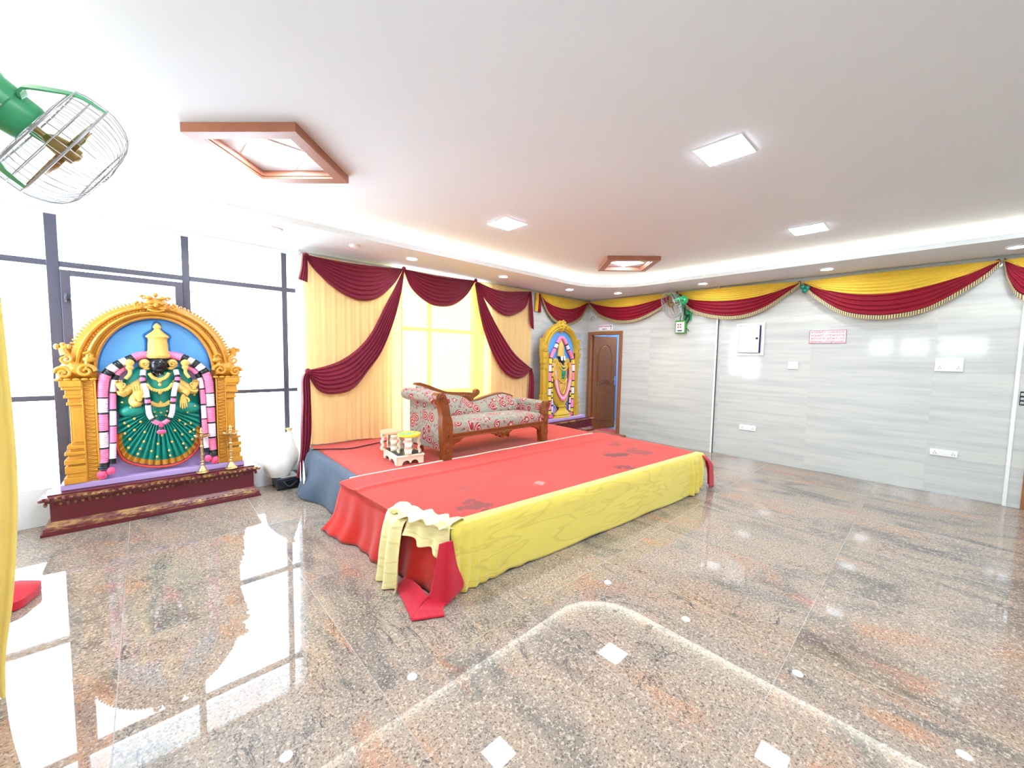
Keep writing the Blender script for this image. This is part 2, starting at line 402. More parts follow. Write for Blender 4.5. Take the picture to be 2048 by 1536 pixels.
m = M(); m.box(XR, XR+.15, 5.0, 5.9, 0, 3); m.box(XR, XR+.15, 2.452, 4.215, 0, 3); m.box(XR, XR+.15, 4.215, 5.0, 2.08, 3)
m.box(XR+.03, XR+.15, -.62, 2.452, 0, 3); m.box(XR-.012, XR+.15, -.735, -.62, 0, 3); m.box(XR-.012, XR+.15, -1.66, -.735, 2.12, 3); m.box(XR, XR+.15, YF-.15, -1.66, 0, 3)
build('wall_right', m, G_TILE, smooth=False, kind=S)
m = M(); m.box(XR-.012, XR+.04, 2.452, 2.478, 0, ZS); m.box(XR-.02, XR+.05, -.640, -.612, 0, ZS)
build('trim_2', m, M_WHITE, smooth=False, kind=S)
m = M(); m.box(4.1, XR+.1, YB, YB+.4, 0, 3); build('wall_back', m, G_TILE, smooth=False, kind=S)
m = M(); m.box(1.35, 2.5, 5.10, 5.45, 0, 3); m.box(XL-.1, 1.36, 5.22, 5.45, 0, .33); m.box(2.45, 4.15, 5.22, 5.45, 0, .33)
m.box(XL-.1, 4.15, 5.24, 5.45, 2.70, 3)
build('wall_window', m, M_WHITE, smooth=False, kind=S)
m = M(); m.box(XL-.15, XL, YF-.15, -.9, 0, 3); m.box(XL-.15, XL, -.9, 1.3, 0, 1.75); m.box(XL-.15, XL, -.9, 1.3, 2.25, 3)
for a, b in ((-.05, .1), (.66, .8)): m.box(XL-.15, XL, a, b, 1.75, 2.25)
m.box(XL-.15, XL, 1.3, 4.0, 0, 3); m.box(XL-.15, XL, 4.0, 5.0, 0, .9); m.box(XL-.15, XL, 4.0, 5.0, 2.6, 3); m.box(XL-.15, XL, 5.0, 5.5, 0, 3)
build('wall_left', m, M_WHITE, smooth=False, kind=S)
m = M(); m.box(XL-.15, XR+.15, YF-.15, YF, 0, 3); build('wall_front', m, M_WHITE, smooth=False, kind=S)
m = M(); m.box(XL, -.78, 2.1, 2.62, 0, ZS+.03); build('wall_pillar', m, M_WHITE, smooth=False, kind=S)

# windows: dark metal mullions and glass
def window(name, x0, x1, z0, z1, posts, bars, extra=None, y=YW):
    w = thing(name, 'x', 'x', ((x0+x1)/2, y, z0)); del w['label']; del w['category']; w['kind'] = S
    m = M()
    for px, wd in posts: m.box(px-wd/2, px+wd/2, y-.035, y+.035, z0, z1)
    for bz, wd, a, b in bars: m.box(a, b, y-.03, y+.03, bz-wd/2, bz+wd/2)
    build('window_frame', m, M_FRAME, w, smooth=False, bevel=.004)
    m = M(); m.box(x0, x1, y-.004, y+.004, z0, z1); build('pane', m, M_GLASS, w, smooth=False)
    if extra: build('sash', extra(), M_FRAME, w, smooth=False, bevel=.004)
def sash1():
    m = M(); a, b, z0, z1, y = -.505, .315, .36, 2.235, YW-.045
    for c in (a+.03, b-.03): m.box(c-.03, c+.03, y-.02, y+.02, z0, z1)
    for c in (z0+.025, z1-.025): m.box(a, b, y-.019, y+.019, c-.025, c+.025)
    m.box(a+.02, a+.06, y-.05, y-.02, 1.98, 2.0); m.box(a+.025, a+.035, y-.075, y-.02, 1.95, 2.03)
    return m
window('window_1', XL, 1.36, .33, 2.71, [(-1.26, .06), (-.545, .075), (.345, .06), (1.235, .055)], [(2.285, .05, XL, 1.36), (1.115, .045, XL, -.52), (1.105, .04, .34, 1.36)], sash1)
window('window_2', 2.5, 4.1, .33, 2.71, [(2.52, .05), (3.2, .03), (4.08, .05)], [(1.93, .05, 2.5, 4.1), (.98, .05, 2.5, 4.1)])
for k, (a, b, z0, z1) in enumerate(((-.9, -.05, 1.75, 2.25), (.1, .66, 1.75, 2.25), (.8, 1.3, 1.75, 2.25), (4.0, 5.0, .9, 2.6))):
    w = thing('window_%d' % (k+3), 'x', 'x', (XL, (a+b)/2, z0)); del w['label']; del w['category']; w['kind'] = S
    m = M(); x = XL-.07
    for p in (a+.02, b-.02, (a+b)/2): m.box(x-.02, x+.02, p-.02, p+.02, z0, z1)
    for p in (z0+.02, z1-.02): m.box(x-.019, x+.019, a, b, p-.02, p+.02)
    build('window_frame', m, M_FRAME, w, smooth=False)
    m = M(); m.box(x-.003, x+.003, a, b, z0, z1); build('pane', m, M_GLASS, w, smooth=False)

# door beside the second statue: wooden frame, leaf swung inward
d = thing('door_1', 'x', 'x', (XR, 4.6, 0)); del d['label']; del d['category']; d['kind'] = S
m = M(); m.box(XR-.03, XR+.10, 4.945, 5.015, 0, 2.02); m.box(XR-.03, XR+.10, 4.205, 4.275, 0, 2.02); m.box(XR-.03, XR+.10, 4.205, 5.015, 2.02, 2.09)
build('door_frame', m, M_DOORF, d, smooth=False, bevel=.006)
def doorleaf(parent):
    th = math.radians(76); hx, hy = XR+.06, 4.94
    def P(a, z, t): return Vector((hx + a*sin(th) - t*cos(th), hy - a*cos(th) - t*sin(th), z))
    m = M(); W = .655
    m.prism([(0, .02), (W, .02), (W, 2.01), (0, 2.01)], P, -.02, .02)
    lf = build('door_leaf', m, M_DOOR, parent, smooth=False)
    m = M()
    def panel(pts):
        n = len(pts); cx = sum(p[0] for p in pts)/n; cz = sum(p[1] for p in pts)/n
        rings = []
        for s, t in ((1.0, .019), (.985, .030), (.95, .030), (.90, .022), (.80, .024), (.74, .031)):
            rings.append([P(cx+(a-cx)*(1-(1-s)*.9), cz+(z-cz)*(1-(1-s)*.42), t) for a, z in pts])
        m.grid(rings, cv=True); m.add(rings[-1], [list(range(n))])
    up = [(.12, .98)] + [(.12+.41*i/16, .98+.06*sin(PI*i/16)**2) for i in range(1, 16)] + [(.53, .98), (.53, 1.62), (.50, 1.66)] + [(.50-.35*i/16, 1.66+.19*sin(PI*i/16)**.62) for i in range(1, 16)] + [(.15, 1.66), (.12, 1.62)]
    lo = [(.12, .2), (.53, .2), (.53, .78)] + [(.53-.41*i/16, .78+.07*sin(PI*i/16)**2) for i in range(1, 16)] + [(.12, .78)]
    panel(up); panel(lo)
    build('door_panel', m, M_DOOR, lf)
    m = M(); m.prism([(.60, .96), (.635, .96), (.635, 1.16), (.60, 1.16)], P, .02, .027); m.tube([P(.617, 1.08, .02), P(.617, 1.08, .06), P(.54, 1.08, .065)], .008, 8)
    build('door_handle', m, M_STEEL, lf)
doorleaf(d)
d = thing('door_2', 'x', 'x', (XR, -1.2, 0)); del d['label']; del d['category']; d['kind'] = S
m = M(); m.box(XR-.04, XR+.10, -.80, -.735, 0, 2.06); m.box(XR-.04, XR+.10, -1.66, -1.6, 0, 2.06); m.box(XR-.04, XR+.10, -1.66, -.735, 2.06, 2.12)
build('door_frame', m, M_DOORF, d, smooth=False, bevel=.006)
m = M(); m.box(XR+.02, XR+.06, -1.6, -.80, .01, 2.06); build('door_leaf', m, M_DOOR, d, smooth=False)
# room behind the open door
m = M(); m.box(8.7, 8.8, 3.2, 6.0, 0, 2.95); m.box(XR+.15, 8.75, 5.8, 5.9, 0, 2.95); m.box(XR+.15, 8.75, 3.2, 3.3, 0, 2.95)
build('wall_far', m, M_BLUEW, smooth=False, kind=S)
lt = bpy.data.lights.new('side_room_fill', 'AREA'); lt.energy = 45; lt.size = .6; lt.color = (.85, .92, 1)  # unseen fill light, added to brighten the blue room beyond the door
lo = bpy.data.objects.new('side_room_fill', lt); C.objects.link(lo); lo.location = (7.9, 4.4, 2.85); lo['label'] = 'unseen fill light added to brighten the blue side room'; lo['category'] = 'fill light'

# ------------------------------------------------------------------ ceiling lights
def frame_light(cx, cy, label, ang):
    t = thing('framed_ceiling_light', label, 'ceiling light', (0, 0, 0), 'wood framed ceiling lights')
    R = Matrix.Rotation(ang, 3, 'Z')
    m = M(); a, b = .35, .255
    def ring(h, z): return [R @ Vector(p) for p in ((-h, -h, z), (h, -h, z), (h, h, z), (-h, h, z))]
    m.grid([ring(b, 0), ring(a, 0), ring(a, -.055), ring(b+.012, -.055), ring(b+.012, -.04), ring(b, -.04)], cv=True, cu=True)
    build('wood_frame', m, M_WOODF, t, smooth=False, bevel=.003)
    m = M(); m.box(-.165, .165, -.165, .165, -.008, -.001)
    hs = build('light_housing', m, M_PLAST, t, smooth=False, bevel=.004)
    m = M(); m.box(-.158, .158, -.158, .158, -.0105, -.0085); build('diffuser', m, M_LIGHT, t, smooth=False)
    t.location = (cx, cy, ZC)
    return t
frame_light(.70, 3.14, 'larger wood framed diamond ceiling light, close to the near green fan', PI/4)
frame_light(5.02, 3.03, 'wood framed diamond ceiling light far off by the rounded cove corner', PI/4)
def panel_light():
    t = thing('ceiling_panel_light', 'square white ceiling light nearest the camera', 'ceiling light', (0, 0, 0), 'square ceiling lights')
    m = M(); m.box(-.145, .145, -.145, .145, -.006, -.0005); build('light_rim', m, M_PLAST, t, smooth=False, bevel=.004)
    m = M(); m.box(-.138, .138, -.138, .138, -.008, -.0065); build('diffuser', m, M_LIGHT, t, smooth=False)
    return t
p0 = panel_light(); p0.location = (2.79, 1.01, ZC)
p0['label'] = 'square white ceiling light in the middle of the bare ceiling, largest of its row'
copy_thing(p0, (2.76, 3.06, ZC), 'square white ceiling light above the stage centre, between the two wood framed lights')
copy_thing(p0, (5.01, .96, ZC), 'square white ceiling light over the right side, nearest the tiled wall')
for x, y in ((.7, 1.0), (.7, -1.2), (2.8, -1.2), (5.0, -1.2)):
    copy_thing(p0, (x, y, ZC), 'square white ceiling light behind the camera')
def downlight():
    t = thing('downlight', '', 'downlight', (0, 0, 0), 'round downlights in the ceiling border')
    m = M(); m.lathe([(.060, -.001), (.078, -.001), (.078, -.010), (.070, -.016), (.060, -.014)], n=28, caps=False); build('trim_ring', m, M_PLAST, t)
    m = M(); m.lathe([(.0, -.014), (.058, -.014), (.060, -.002)], n=24, caps=False); build('diffuser', m, M_DOWN, t)
    return t
d0 = downlight(); d0.location = (2.467, 4.48, ZS); d0['label'] = 'round downlight above the left maroon swag, left of all lit ones along the stage wall'
for x, y, l in ((3.956, 4.45, 'round downlight above the right diagonal maroon drape'), (5.474, 4.42, 'round downlight above the yellow swag beside the second statue'),
                (6.335, 3.994, 'round downlight in front of the door corner under the cove bend'), (6.40, 2.53, 'round downlight just right of the far green wall fan'),
                (6.42, 1.008, 'round downlight above the swag to the right of the green balloons'), (6.43, -.497, 'round downlight at the right edge of the picture'),
                (.96, 4.43, 'round downlight lost in window glare left of the maroon curtain')):
    copy_thing(d0, (x, y, ZS), l)
m = M(); m.lathe([(0, -.03), (.035, -.028), (.05, -.012), (.05, -.001)], (1.734, 4.43, ZS), 20); tag(build('smoke_detector', m, M_PLAST), 'small pale round fitting on the ceiling border above the left curtain edge', 'ceiling fitting')
# ------------------------------------------------------------------ stage and its cloths
m = M(); m.prism([(1.37, 2.08), (4.76, 1.83), (4.93, 3.4), (4.97, 5.04), (2.5, 5.04), (2.5, 5.075), (1.42, 5.075)], lambda a, b, d: (a, b, d), 0.005, .417)
tag(build('stage_platform', m, M_GREY, smooth=False), 'low wide stage platform hidden under red carpets and yellow skirt', 'stage')
def wob(x, y, s=1.0): return .5*sin(x*5.1*s+y*3.3)+.3*sin(x*11.7*s-y*7.9+1)+.2*sin(y*17*s+x*2.2)
rows = [[(1.33,2.07,.012),(1.34,2.08,.22),(1.385,2.085,.40),(1.43,2.10,.436),(2.3,2.05,.436),(3.4,1.97,.436),(4.70,1.84,.436),(4.80,1.84,.40),(4.84,1.84,.12)],
        [(1.25,2.42,.010),(1.275,2.42,.22),(1.30,2.43,.40),(1.345,2.44,.436),(2.2,2.42,.436),(3.4,2.34,.436),(4.76,2.2,.436),(4.87,2.2,.40),(4.9,2.2,.10)],
        [(1.215,2.80,.010),(1.25,2.80,.20),(1.275,2.80,.395),(1.32,2.80,.436),(2.2,2.80,.436),(3.4,2.7,.436),(4.8,2.6,.436),(4.90,2.6,.40),(4.93,2.6,.10)],
        [(1.165,3.15,.010),(1.23,3.15,.15),(1.265,3.15,.385),(1.32,3.15,.438),(2.2,3.13,.436),(3.4,3.07,.436),(4.82,3.0,.436),(4.92,3.0,.40),(4.95,3.0,.10)],
        [(1.06,3.56,.012),(1.16,3.54,.13),(1.235,3.52,.36),(1.31,3.50,.440),(2.2,3.47,.440),(3.4,3.44,.440),(4.84,3.38,.440),(4.94,3.38,.40),(4.97,3.38,.10)]]
P = patch(rows, 60, 150)
for i, r in enumerate(P):
    for j, p in enumerate(r):
        v = p.z/.436
        if p.x < 1.36 and p.z < .42: p.x += .018*sin(p.y*13+p.z*3)*(1-v)*(1 if p.y > 2.3 else .2) + .012*sin(p.y*29)*(1-v)
        elif p.z > .42: p.z += -.007 + .0025*wob(p.x, p.y) + .012*math.exp(-((p.y-3.17+.03*(p.x-1.3))/.03)**2)*(1 if p.x < 4.6 else .3)
m = M(); m.grid(P)
fc = build('red_carpet', m, M_RED, solid=.008); tag(fc, 'stained red carpet over the front of the stage spilling down its left side', 'carpet')
m = M(); m.tube([(x, lerp(3.505, 3.385, (x-1.31)/3.5)+.004*sin(x*9), .438) for x in [1.31+.1*i for i in range(36)]], .008, 6)
build('carpet_edge', m, M_CREAM, fc, label='pale frayed carpet edge')
m = M(); P = patch([[(1.37,3.46,.434),(2.5,3.42,.434),(4.88,3.36,.434)],[(1.40,4.2,.434),(2.5,4.2,.434),(4.93,4.1,.434)],[(1.44,5.07,.434),(2.5,5.07,.434),(4.95,5.04,.434)]], 40, 60)
for r in P:
    for p in r: p.z += .0025*wob(p.x, p.y, .8) - .006 + .008*math.exp(-((p.y-4.57+.1*(p.x-1.3))/.025)**2)
m.grid(P); tag(build('red_carpet', m, M_RED2, solid=.006), 'orange red carpet on the rear of the stage under the sofa', 'carpet')
m = M(); P = patch([[(1.42,4.84,.438),(1.33,4.82,.40),(1.26,4.76,.20),(1.16,4.68,.02)],[(1.42,4.6,.438),(1.32,4.6,.41),(1.255,4.5,.20),(1.17,4.5,.012)],[(1.41,4.25,.438),(1.31,4.2,.41),(1.27,4.2,.20),(1.245,4.22,.012)],[(1.40,3.9,.438),(1.31,3.9,.41),(1.28,3.9,.20),(1.28,3.95,.012)],[(1.39,3.52,.438),(1.30,3.52,.41),(1.29,3.54,.20),(1.29,3.58,.012)]], 40, 24)
for r in P:
    for p in r: p.x += .016*sin(p.y*11+p.z*6)*(1-p.z/.44)
m.grid(P); bc = build('blue_carpet', m, M_BLUE, solid=.007); tag(bc, 'worn blue grey carpet piece hanging off the left rear side of the stage', 'carpet')
m = M()
for pts in ([(4.66,.37),(4.62,.30),(4.56,.18),(4.60,.10),(4.66,.22)], [(4.76,.33),(4.73,.20),(4.70,.10),(4.74,.12)]):
    m.prism(pts, lambda a, b, d: (1.243-d - .10*max(0, .25-b), a, b), 0, .004)
build('torn_patch', m, M_WHITE, bc, smooth=False, label='white torn spot on the carpet')
# yellow skirt along the front
NU, NV = 160, 26; P = []
for i in range(NU):
    t = i/(NU-1); x = lerp(1.40, 4.80, t); yb = lerp(2.062, 1.80, t); end = max(0, (t-.93)/.07); st_ = max(0, 1-t/.14)
    row = []
    for j in range(NV):
        v = j/(NV-1)
        if v < .2: y = yb + .075*(1-v/.2); z = .449 - .006*(v/.2)**2
        else:
            w = (v-.2)/.8; a = min(1, w/.10)*PI/2
            y = yb - .020*sin(a) - .012*w; z = .443 - .018*(1-cos(a)) - .418*w*(1-.42*end**2)
            y -= .014*sin(x*3.1+w*4)*w*(1-w) + .005*wob(x*.35, w*.5)*w
            y -= st_*.020*(1+sin(x*75+w*3))*(.3+.7*w)
            if t > .90: y -= .022*(1+sin((t-.90)*190))*min(1, w*2.2)
            y += .05*end**2*w
            z += .010*sin(x*7.3)*w**3 + (.008*sin(x*31)*w**3 if t < .2 else 0)
        row.append((x + (.02*end*sin(v*3)), y, max(z, .006)))
    P.append(row)
m = M(); m.grid(P); tag(build('yellow_stage_skirt', m, M_YEL, solid=.004), 'water stained yellow cloth skirt along the front edge of the stage', 'cloth')
# pale yellow cloth bunched at the front left corner
m = M(); P = []
sp = cr([(1.285,2.58,.45),(1.295,2.48,.462),(1.315,2.36,.462),(1.35,2.22,.462),(1.40,2.09,.458),(1.47,2.06,.452)], 44)
for i, p in enumerate(sp):
    row = []; w = .055+.03*sin(i*.35)**2
    for j in range(30):
        a = 2*PI*j/30
        rp = 1+.20*sin(a*3+i*.25)+.08*sin(a*5-i*.4)
        row.append((p.x+w*1.05*cos(a)*rp, p.y+.35*w*cos(a), p.z+.020*sin(a)*rp+.008*sin(i*.8+a*2)+.006))
    P.append(row)
m.grid(P, cv=True)
cb = build('bunched_cloth', m, M_YEL2); tag(cb, 'pale yellow cloth bunched over the front left corner of the stage', 'cloth')
m = M(); P = []
for i in range(36):
    t = i/35
    c = cr([(1.31,2.50,.462),(1.225,2.50,.42),(1.185,2.49,.25),(1.165,2.47,.10),(1.15,2.46,.02)], 36)[i]
    row = []
    for j in range(26):
        s = j/25
        y = c.y + lerp(.10, -.14-.05*t, s)
        row.append((c.x + .028*sin(s*15+t*2)*(.3+.7*t) - .03*sin(PI*s), y, max(.008, c.z + .012*sin(s*19)*t - .03*s*t)))
    P.append(row)
m.grid(P); build('hanging_fold', m, M_YEL2, cb, solid=.006)
m = M(); P = []
for i in range(24):
    t = i/23; row = []
    for j in range(26):
        s = j/25
        row.append((lerp(1.265, 1.385, s)-.035*t-.018*sin(s*17+t)*t, lerp(2.36, 2.035, s)-.02*t, lerp(.45, .45-lerp(.10, .19, s), t)+.012*sin(s*13)*t))
    P.append(row)
m.grid(P); build('corner_fold', m, M_YEL2, cb, solid=.005)
# crimson flap lying out from the corner
m = M()
P = patch([[(1.325,2.06,.36),(1.35,2.02,.38),(1.385,2.0,.385)],[(1.29,2.05,.22),(1.335,1.985,.22),(1.415,1.995,.22)],[(1.255,2.06,.06),(1.325,1.965,.06),(1.455,1.975,.075)],[(1.21,2.06,.014),(1.30,1.965,.016),(1.36,1.985,.014)],[(1.15,2.03,.010),(1.23,1.965,.010),(1.29,1.955,.010)],[(1.085,1.975,.008),(1.17,1.93,.008),(1.25,1.885,.008)]], 40, 24)
m.grid(P)
P = patch([[(1.255,2.36,.05),(1.26,2.2,.05),(1.25,2.05,.05)],[(1.20,2.36,.012),(1.20,2.2,.014),(1.20,2.06,.014)],[(1.16,2.30,.009),(1.13,2.15,.009),(1.085,1.975,.008)]], 14, 20); m.grid(P)
tag(build('red_carpet_flap', m, M_REDS, solid=.007), 'crimson carpet flap folded out on the floor at the front left stage corner', 'carpet')
m = M(); P = patch([[(4.74,1.785,.43),(4.86,1.80,.42),(4.92,1.86,.40)],[(4.83,1.745,.33),(4.96,1.745,.30),(5.0,1.83,.26)],[(4.86,1.74,.17),(5.0,1.74,.17),(5.03,1.82,.15)],[(4.87,1.735,.03),(5.02,1.735,.02),(5.05,1.82,.02)]], 20, 16); m.grid(P)
tag(build('red_carpet_corner', m, M_REDS, solid=.007), 'crimson carpet corner sticking out at the front right end of the stage', 'carpet')
# low plank step and mat at the door
m = M(); m.box(5.02, 6.69, 3.93, 5.02, .03, .085); tag(build('plank_step', m, M_PLANK, smooth=False, bevel=.004), 'low brown plank step between the stage and the open door', 'step')
m = M(); P = patch([[(6.705,4.28,.012),(6.9,4.28,.012),(7.35,4.28,.012)],[(6.705,4.6,.012),(6.9,4.6,.014),(7.35,4.6,.012)],[(6.705,4.95,.012),(6.9,4.95,.012),(7.35,4.95,.012)]], 12, 12); m.grid(P)
tag(build('door_mat', m, M_MAT, solid=.01), 'dark red mat in the open doorway', 'mat')
m = M(); m.tube(cr([(1.37,4.86,.445),(1.36,4.80,.448),(1.55,4.68,.447),(1.72,4.58,.446),(1.95,4.63,.445),(2.2,4.70,.445),(2.5,4.80,.445),(2.75,4.9,.445)], 40), .007, 8)
tag(build('power_cable', m, M_BLACK), 'thin dark cable lying on the stage in front of the left curtain', 'cable')

# ------------------------------------------------------------------ backdrop curtain and maroon drapes
YC = 4.95
def pleated(name, x0, x1, z0, z1, mat, label, freq, amp, seed, hem=0):
    rnd = random.Random(seed); ph = [rnd.random()*6 for _ in range(6)]
    nx = int((x1-x0)*110); P = []
    for i in range(nx+1):
        x = lerp(x0, x1, i/nx); row = []
        for j in range(22):
            v = j/21
            y = YC + amp*(sin(x*freq+ph[0]+.5*sin(x*7+ph[1])+.25*v)*.6+.4*sin(x*freq*1.73+ph[2]+.6*v))*(.55+.45*v)
            row.append((x, y, lerp(z1-.012*abs(sin(x*19+ph[3])), z0+hem*(x-x0)+.008*sin(x*9+ph[4]), v)))
        P.append(row)
    m = M(); m.grid(P)
    o = build(name, m, mat, angle=180); return tag(o, label, 'curtain', 'backdrop curtain panels')
pleated('backdrop_curtain', 1.365, 2.58, .475, 2.672, M_APR, 'apricot pleated curtain panel left of the bright sheer one, behind the stools', 62, .011, 1, -.03)
pleated('backdrop_curtain', 2.56, 4.0, .44, 2.70, M_SHEER, 'sheer yellow sunlit curtain panel in the middle behind the sofa', 55, .012, 2)
pleated('backdrop_curtain', 3.98, 5.08, .44, 2.72, M_APR, 'apricot pleated curtain panel right of the sheer one, nearest the second statue', 60, .011, 3)
m = M(); m.tube([(1.34, 4.985, 2.685), (5.25, 4.985, 2.715)], .012, 8); tag(build('curtain_pole', m, M_GREY), 'thin grey curtain pole under the ceiling behind the maroon swags', 'pole')
def back_map(a, z, d): return (a, YC-.022-d, z)
def drape(m, ca, cb, folds, amp, fmap, nu=60, nv=None, mi=0, bulge=.02, pinch=.15, seed=0, sharp=1.0):
    nv = nv or folds*9
    A = cr([(a, z, 0) for a, z in ca], nu); B = cr([(a, z, 0) for a, z in cb], nu); P = []
    rnd = random.Random(seed); ph = [rnd.uniform(-.5, .5) for _ in range(folds+2)]
    for i in range(nu):
        u = i/(nu-1); env = pinch+(1-pinch)*sin(PI*u)**.6; row = []
        for j in range(nv):
            v = j/(nv-1); q = A[i].lerp(B[i], v)
            w = .5-.5*cos(2*PI*folds*v+ph[int(v*folds)]*.6*sin(3*u+v*5))
            row.append(fmap(q.x, q.y, amp*env*(w**sharp)+bulge*sin(PI*v)**.7*env+.012))
        P.append(row)
    m.grid(P, mi); return m
mm = 'maroon swags on the backdrop curtain'
t = thing('maroon_swag', 'left maroon swag with a short tail, above the apricot curtain panel', 'swag', (2.0, YC, 2.4), mm)
m = M(); drape(m, [(1.385,2.655),(1.82,2.645),(2.23,2.665),(2.565,2.69)], [(1.375,2.63),(1.45,2.52),(1.63,2.36),(1.82,2.25),(2.01,2.21),(2.23,2.27),(2.45,2.48),(2.565,2.67)], 8, .022, back_map, seed=1)
build('swag_cloth', m, M_MAR, t, angle=180)
m = M(); drape(m, [(1.345,2.665),(1.325,2.5),(1.295,2.37)], [(1.39,2.66),(1.40,2.5),(1.395,2.345)], 4, .018, back_map, nu=24, nv=40, pinch=.6)
build('swag_tail', m, M_MAR, t, angle=180)
m = M(); m.ball((1.38, YC-.045, 2.65), (.03,.025,.025)); build('swag_knot', m, M_MAR, t)
t = thing('maroon_swag', 'middle maroon swag above the sheer sunlit curtain', 'swag', (3.15, YC, 2.4), mm)
m = M(); drape(m, [(2.59,2.69),(3.15,2.685),(3.78,2.71)], [(2.585,2.67),(2.69,2.46),(2.89,2.31),(3.10,2.25),(3.38,2.29),(3.62,2.46),(3.78,2.69)], 8, .022, back_map, seed=2)
build('swag_cloth', m, M_MAR, t, angle=180)
for kx, kz in ((2.578, 2.69), (3.785, 2.705)):
    m = M(); m.ball((kx, YC-.05, kz), (.03,.03,.03)); build('swag_knot', m, M_MAR, t)
t = thing('maroon_swag', 'right maroon swag with a twisted tail, nearest the second statue', 'swag', (4.4, YC, 2.4), mm)
m = M(); drape(m, [(3.80,2.70),(4.31,2.62),(4.985,2.69)], [(3.80,2.67),(4.00,2.43),(4.31,2.25),(4.57,2.235),(4.88,2.39),(4.99,2.66)], 7, .022, back_map, seed=3)
build('swag_cloth', m, M_MAR, t, angle=180)
m = M(); drape(m, [(4.975,2.69),(4.98,2.4),(5.0,2.17),(5.06,2.05)], [(5.02,2.69),(5.06,2.4),(5.09,2.2),(5.10,2.03)], 3, .02, back_map, nu=30, nv=30, pinch=.6)
build('swag_tail', m, M_MAR, t, angle=180)
t = thing('maroon_drape', 'long maroon drape swept diagonally to the left curtain edge and falling to the floor', 'drape', (2.0, YC, 1.6), 'tied back maroon drapes')
m = M(); drape(m, [(2.565,2.67),(2.45,2.43),(2.31,2.17),(2.14,1.84),(1.97,1.63),(1.77,1.48),(1.58,1.40),(1.37,1.35)], [(2.585,2.66),(2.535,2.36),(2.43,1.98),(2.27,1.59),(2.09,1.34),(1.90,1.12),(1.69,1.06),(1.50,1.10),(1.37,1.29)], 7, .028, lambda a, z, d: back_map(a, z, d+.012), nu=80, seed=4)
build('drape_cloth', m, M_MAR, t, angle=180)
m = M(); drape(m, [(1.36,1.35),(1.31,1.25),(1.305,1.0),(1.285,.75),(1.27,.41),(1.22,.14)], [(1.385,1.34),(1.40,1.2),(1.405,.87),(1.395,.6),(1.36,.42),(1.275,.12)], 4, .03, lambda a, z, d: (a, YC-.03-d-.06*max(0, 1-z), z), nu=50, nv=40, pinch=.7)
build('drape_tail', m, M_MAR, t, angle=180)
m = M(); m.ball((1.372, YC-.06, 1.335), (.035,.035,.04)); build('drape_knot', m, M_MAR, t)
t = thing('maroon_drape', 'maroon drape swept diagonally to the right curtain edge behind the sofa end', 'drape', (4.4, YC, 1.6), 'tied back maroon drapes')
m = M(); drape(m, [(3.80,2.68),(3.93,2.48),(4.14,2.16),(4.39,1.86),(4.66,1.59),(5.04,1.35)], [(3.77,2.66),(3.87,2.22),(4.01,1.84),(4.22,1.48),(4.44,1.26),(4.67,1.17),(4.91,1.21),(5.05,1.32)], 6, .026, lambda a, z, d: back_map(a, z, d+.012), nu=80, seed=5)
build('drape_cloth', m, M_MAR, t, angle=180)
m = M(); drape(m, [(5.03,1.35),(5.02,1.1),(5.0,.8),(5.0,.46)], [(5.07,1.34),(5.12,1.15),(5.125,.8),(5.11,.46)], 3, .03, back_map, nu=40, nv=30, pinch=.7)
build('drape_tail', m, M_MAR, t, angle=180)

# ------------------------------------------------------------------ yellow and crimson valance swags round the walls
FR_A = paint('fringe_gold', srgb(196, 176, 120), .5, .2); FR_B = paint('fringe_dark', srgb(84, 72, 58), .5)
def fringe(curve, fmap, n):
    m = M(); pts = cr([(a, z, 0) for a, z in curve], n+1)
    for i in range(n):
        a, b = pts[i], pts[i+1]; mi = 0 if i % 2 == 0 else 1
        L = .042 if mi == 0 else .036
        m.add([fmap(a.x, a.y+.012, .046), fmap(b.x, b.y+.012, .046), fmap(b.x, b.y-L, .052), fmap(a.x, a.y-L, .052), fmap(a.x, a.y+.012, .030), fmap(b.x, b.y+.012, .030), fmap(b.x, b.y-L, .034), fmap(a.x, a.y-L, .034)],
              [(0,1,2,3), (7,6,5,4), (0,3,7,4), (1,5,6,2), (3,2,6,7), (0,4,5,1)], mi)
    return m
def valance(label, top, yl, rl, fmap, loc, nf, seed, tail=None):
    t = thing('valance_swag', label, 'swag', loc, 'yellow and crimson valance swags')
    m = M(); drape(m, top, yl, 7, .030, fmap, nu=70, seed=seed, bulge=.03); build('yellow_cloth', m, M_YSAT, t, angle=180)
    m = M(); drape(m, [(a, z+.03) for a, z in yl], rl, 5, .030, lambda a, z, d: fmap(a, z, d-.010), nu=70, seed=seed+9, bulge=.02); build('crimson_cloth', m, M_RSAT, t, angle=180)
    build('fringe', fringe(rl, fmap, nf*2), [FR_A, FR_B], t, smooth=False)
    if tail: tail(t)
    return t
bm = lambda a, z, d: (a, YB-.012-d, z)
rm = lambda a, z, d: (XR-.012-d, a, z)
def tail0(t):
    m = M(); drape(m, [(5.265,2.72),(5.245,2.5),(5.235,2.38)], [(5.33,2.72),(5.315,2.5),(5.31,2.385)], 3, .02, bm, nu=20, nv=26, pinch=.7); build('yellow_tail', m, M_YSAT, t, angle=180)
    m = M(); drape(m, [(5.335,2.70),(5.32,2.5),(5.325,2.37)], [(5.37,2.70),(5.39,2.5),(5.40,2.365)], 3, .02, bm, nu=20, nv=26, pinch=.7); build('crimson_tail', m, M_RSAT, t, angle=180)
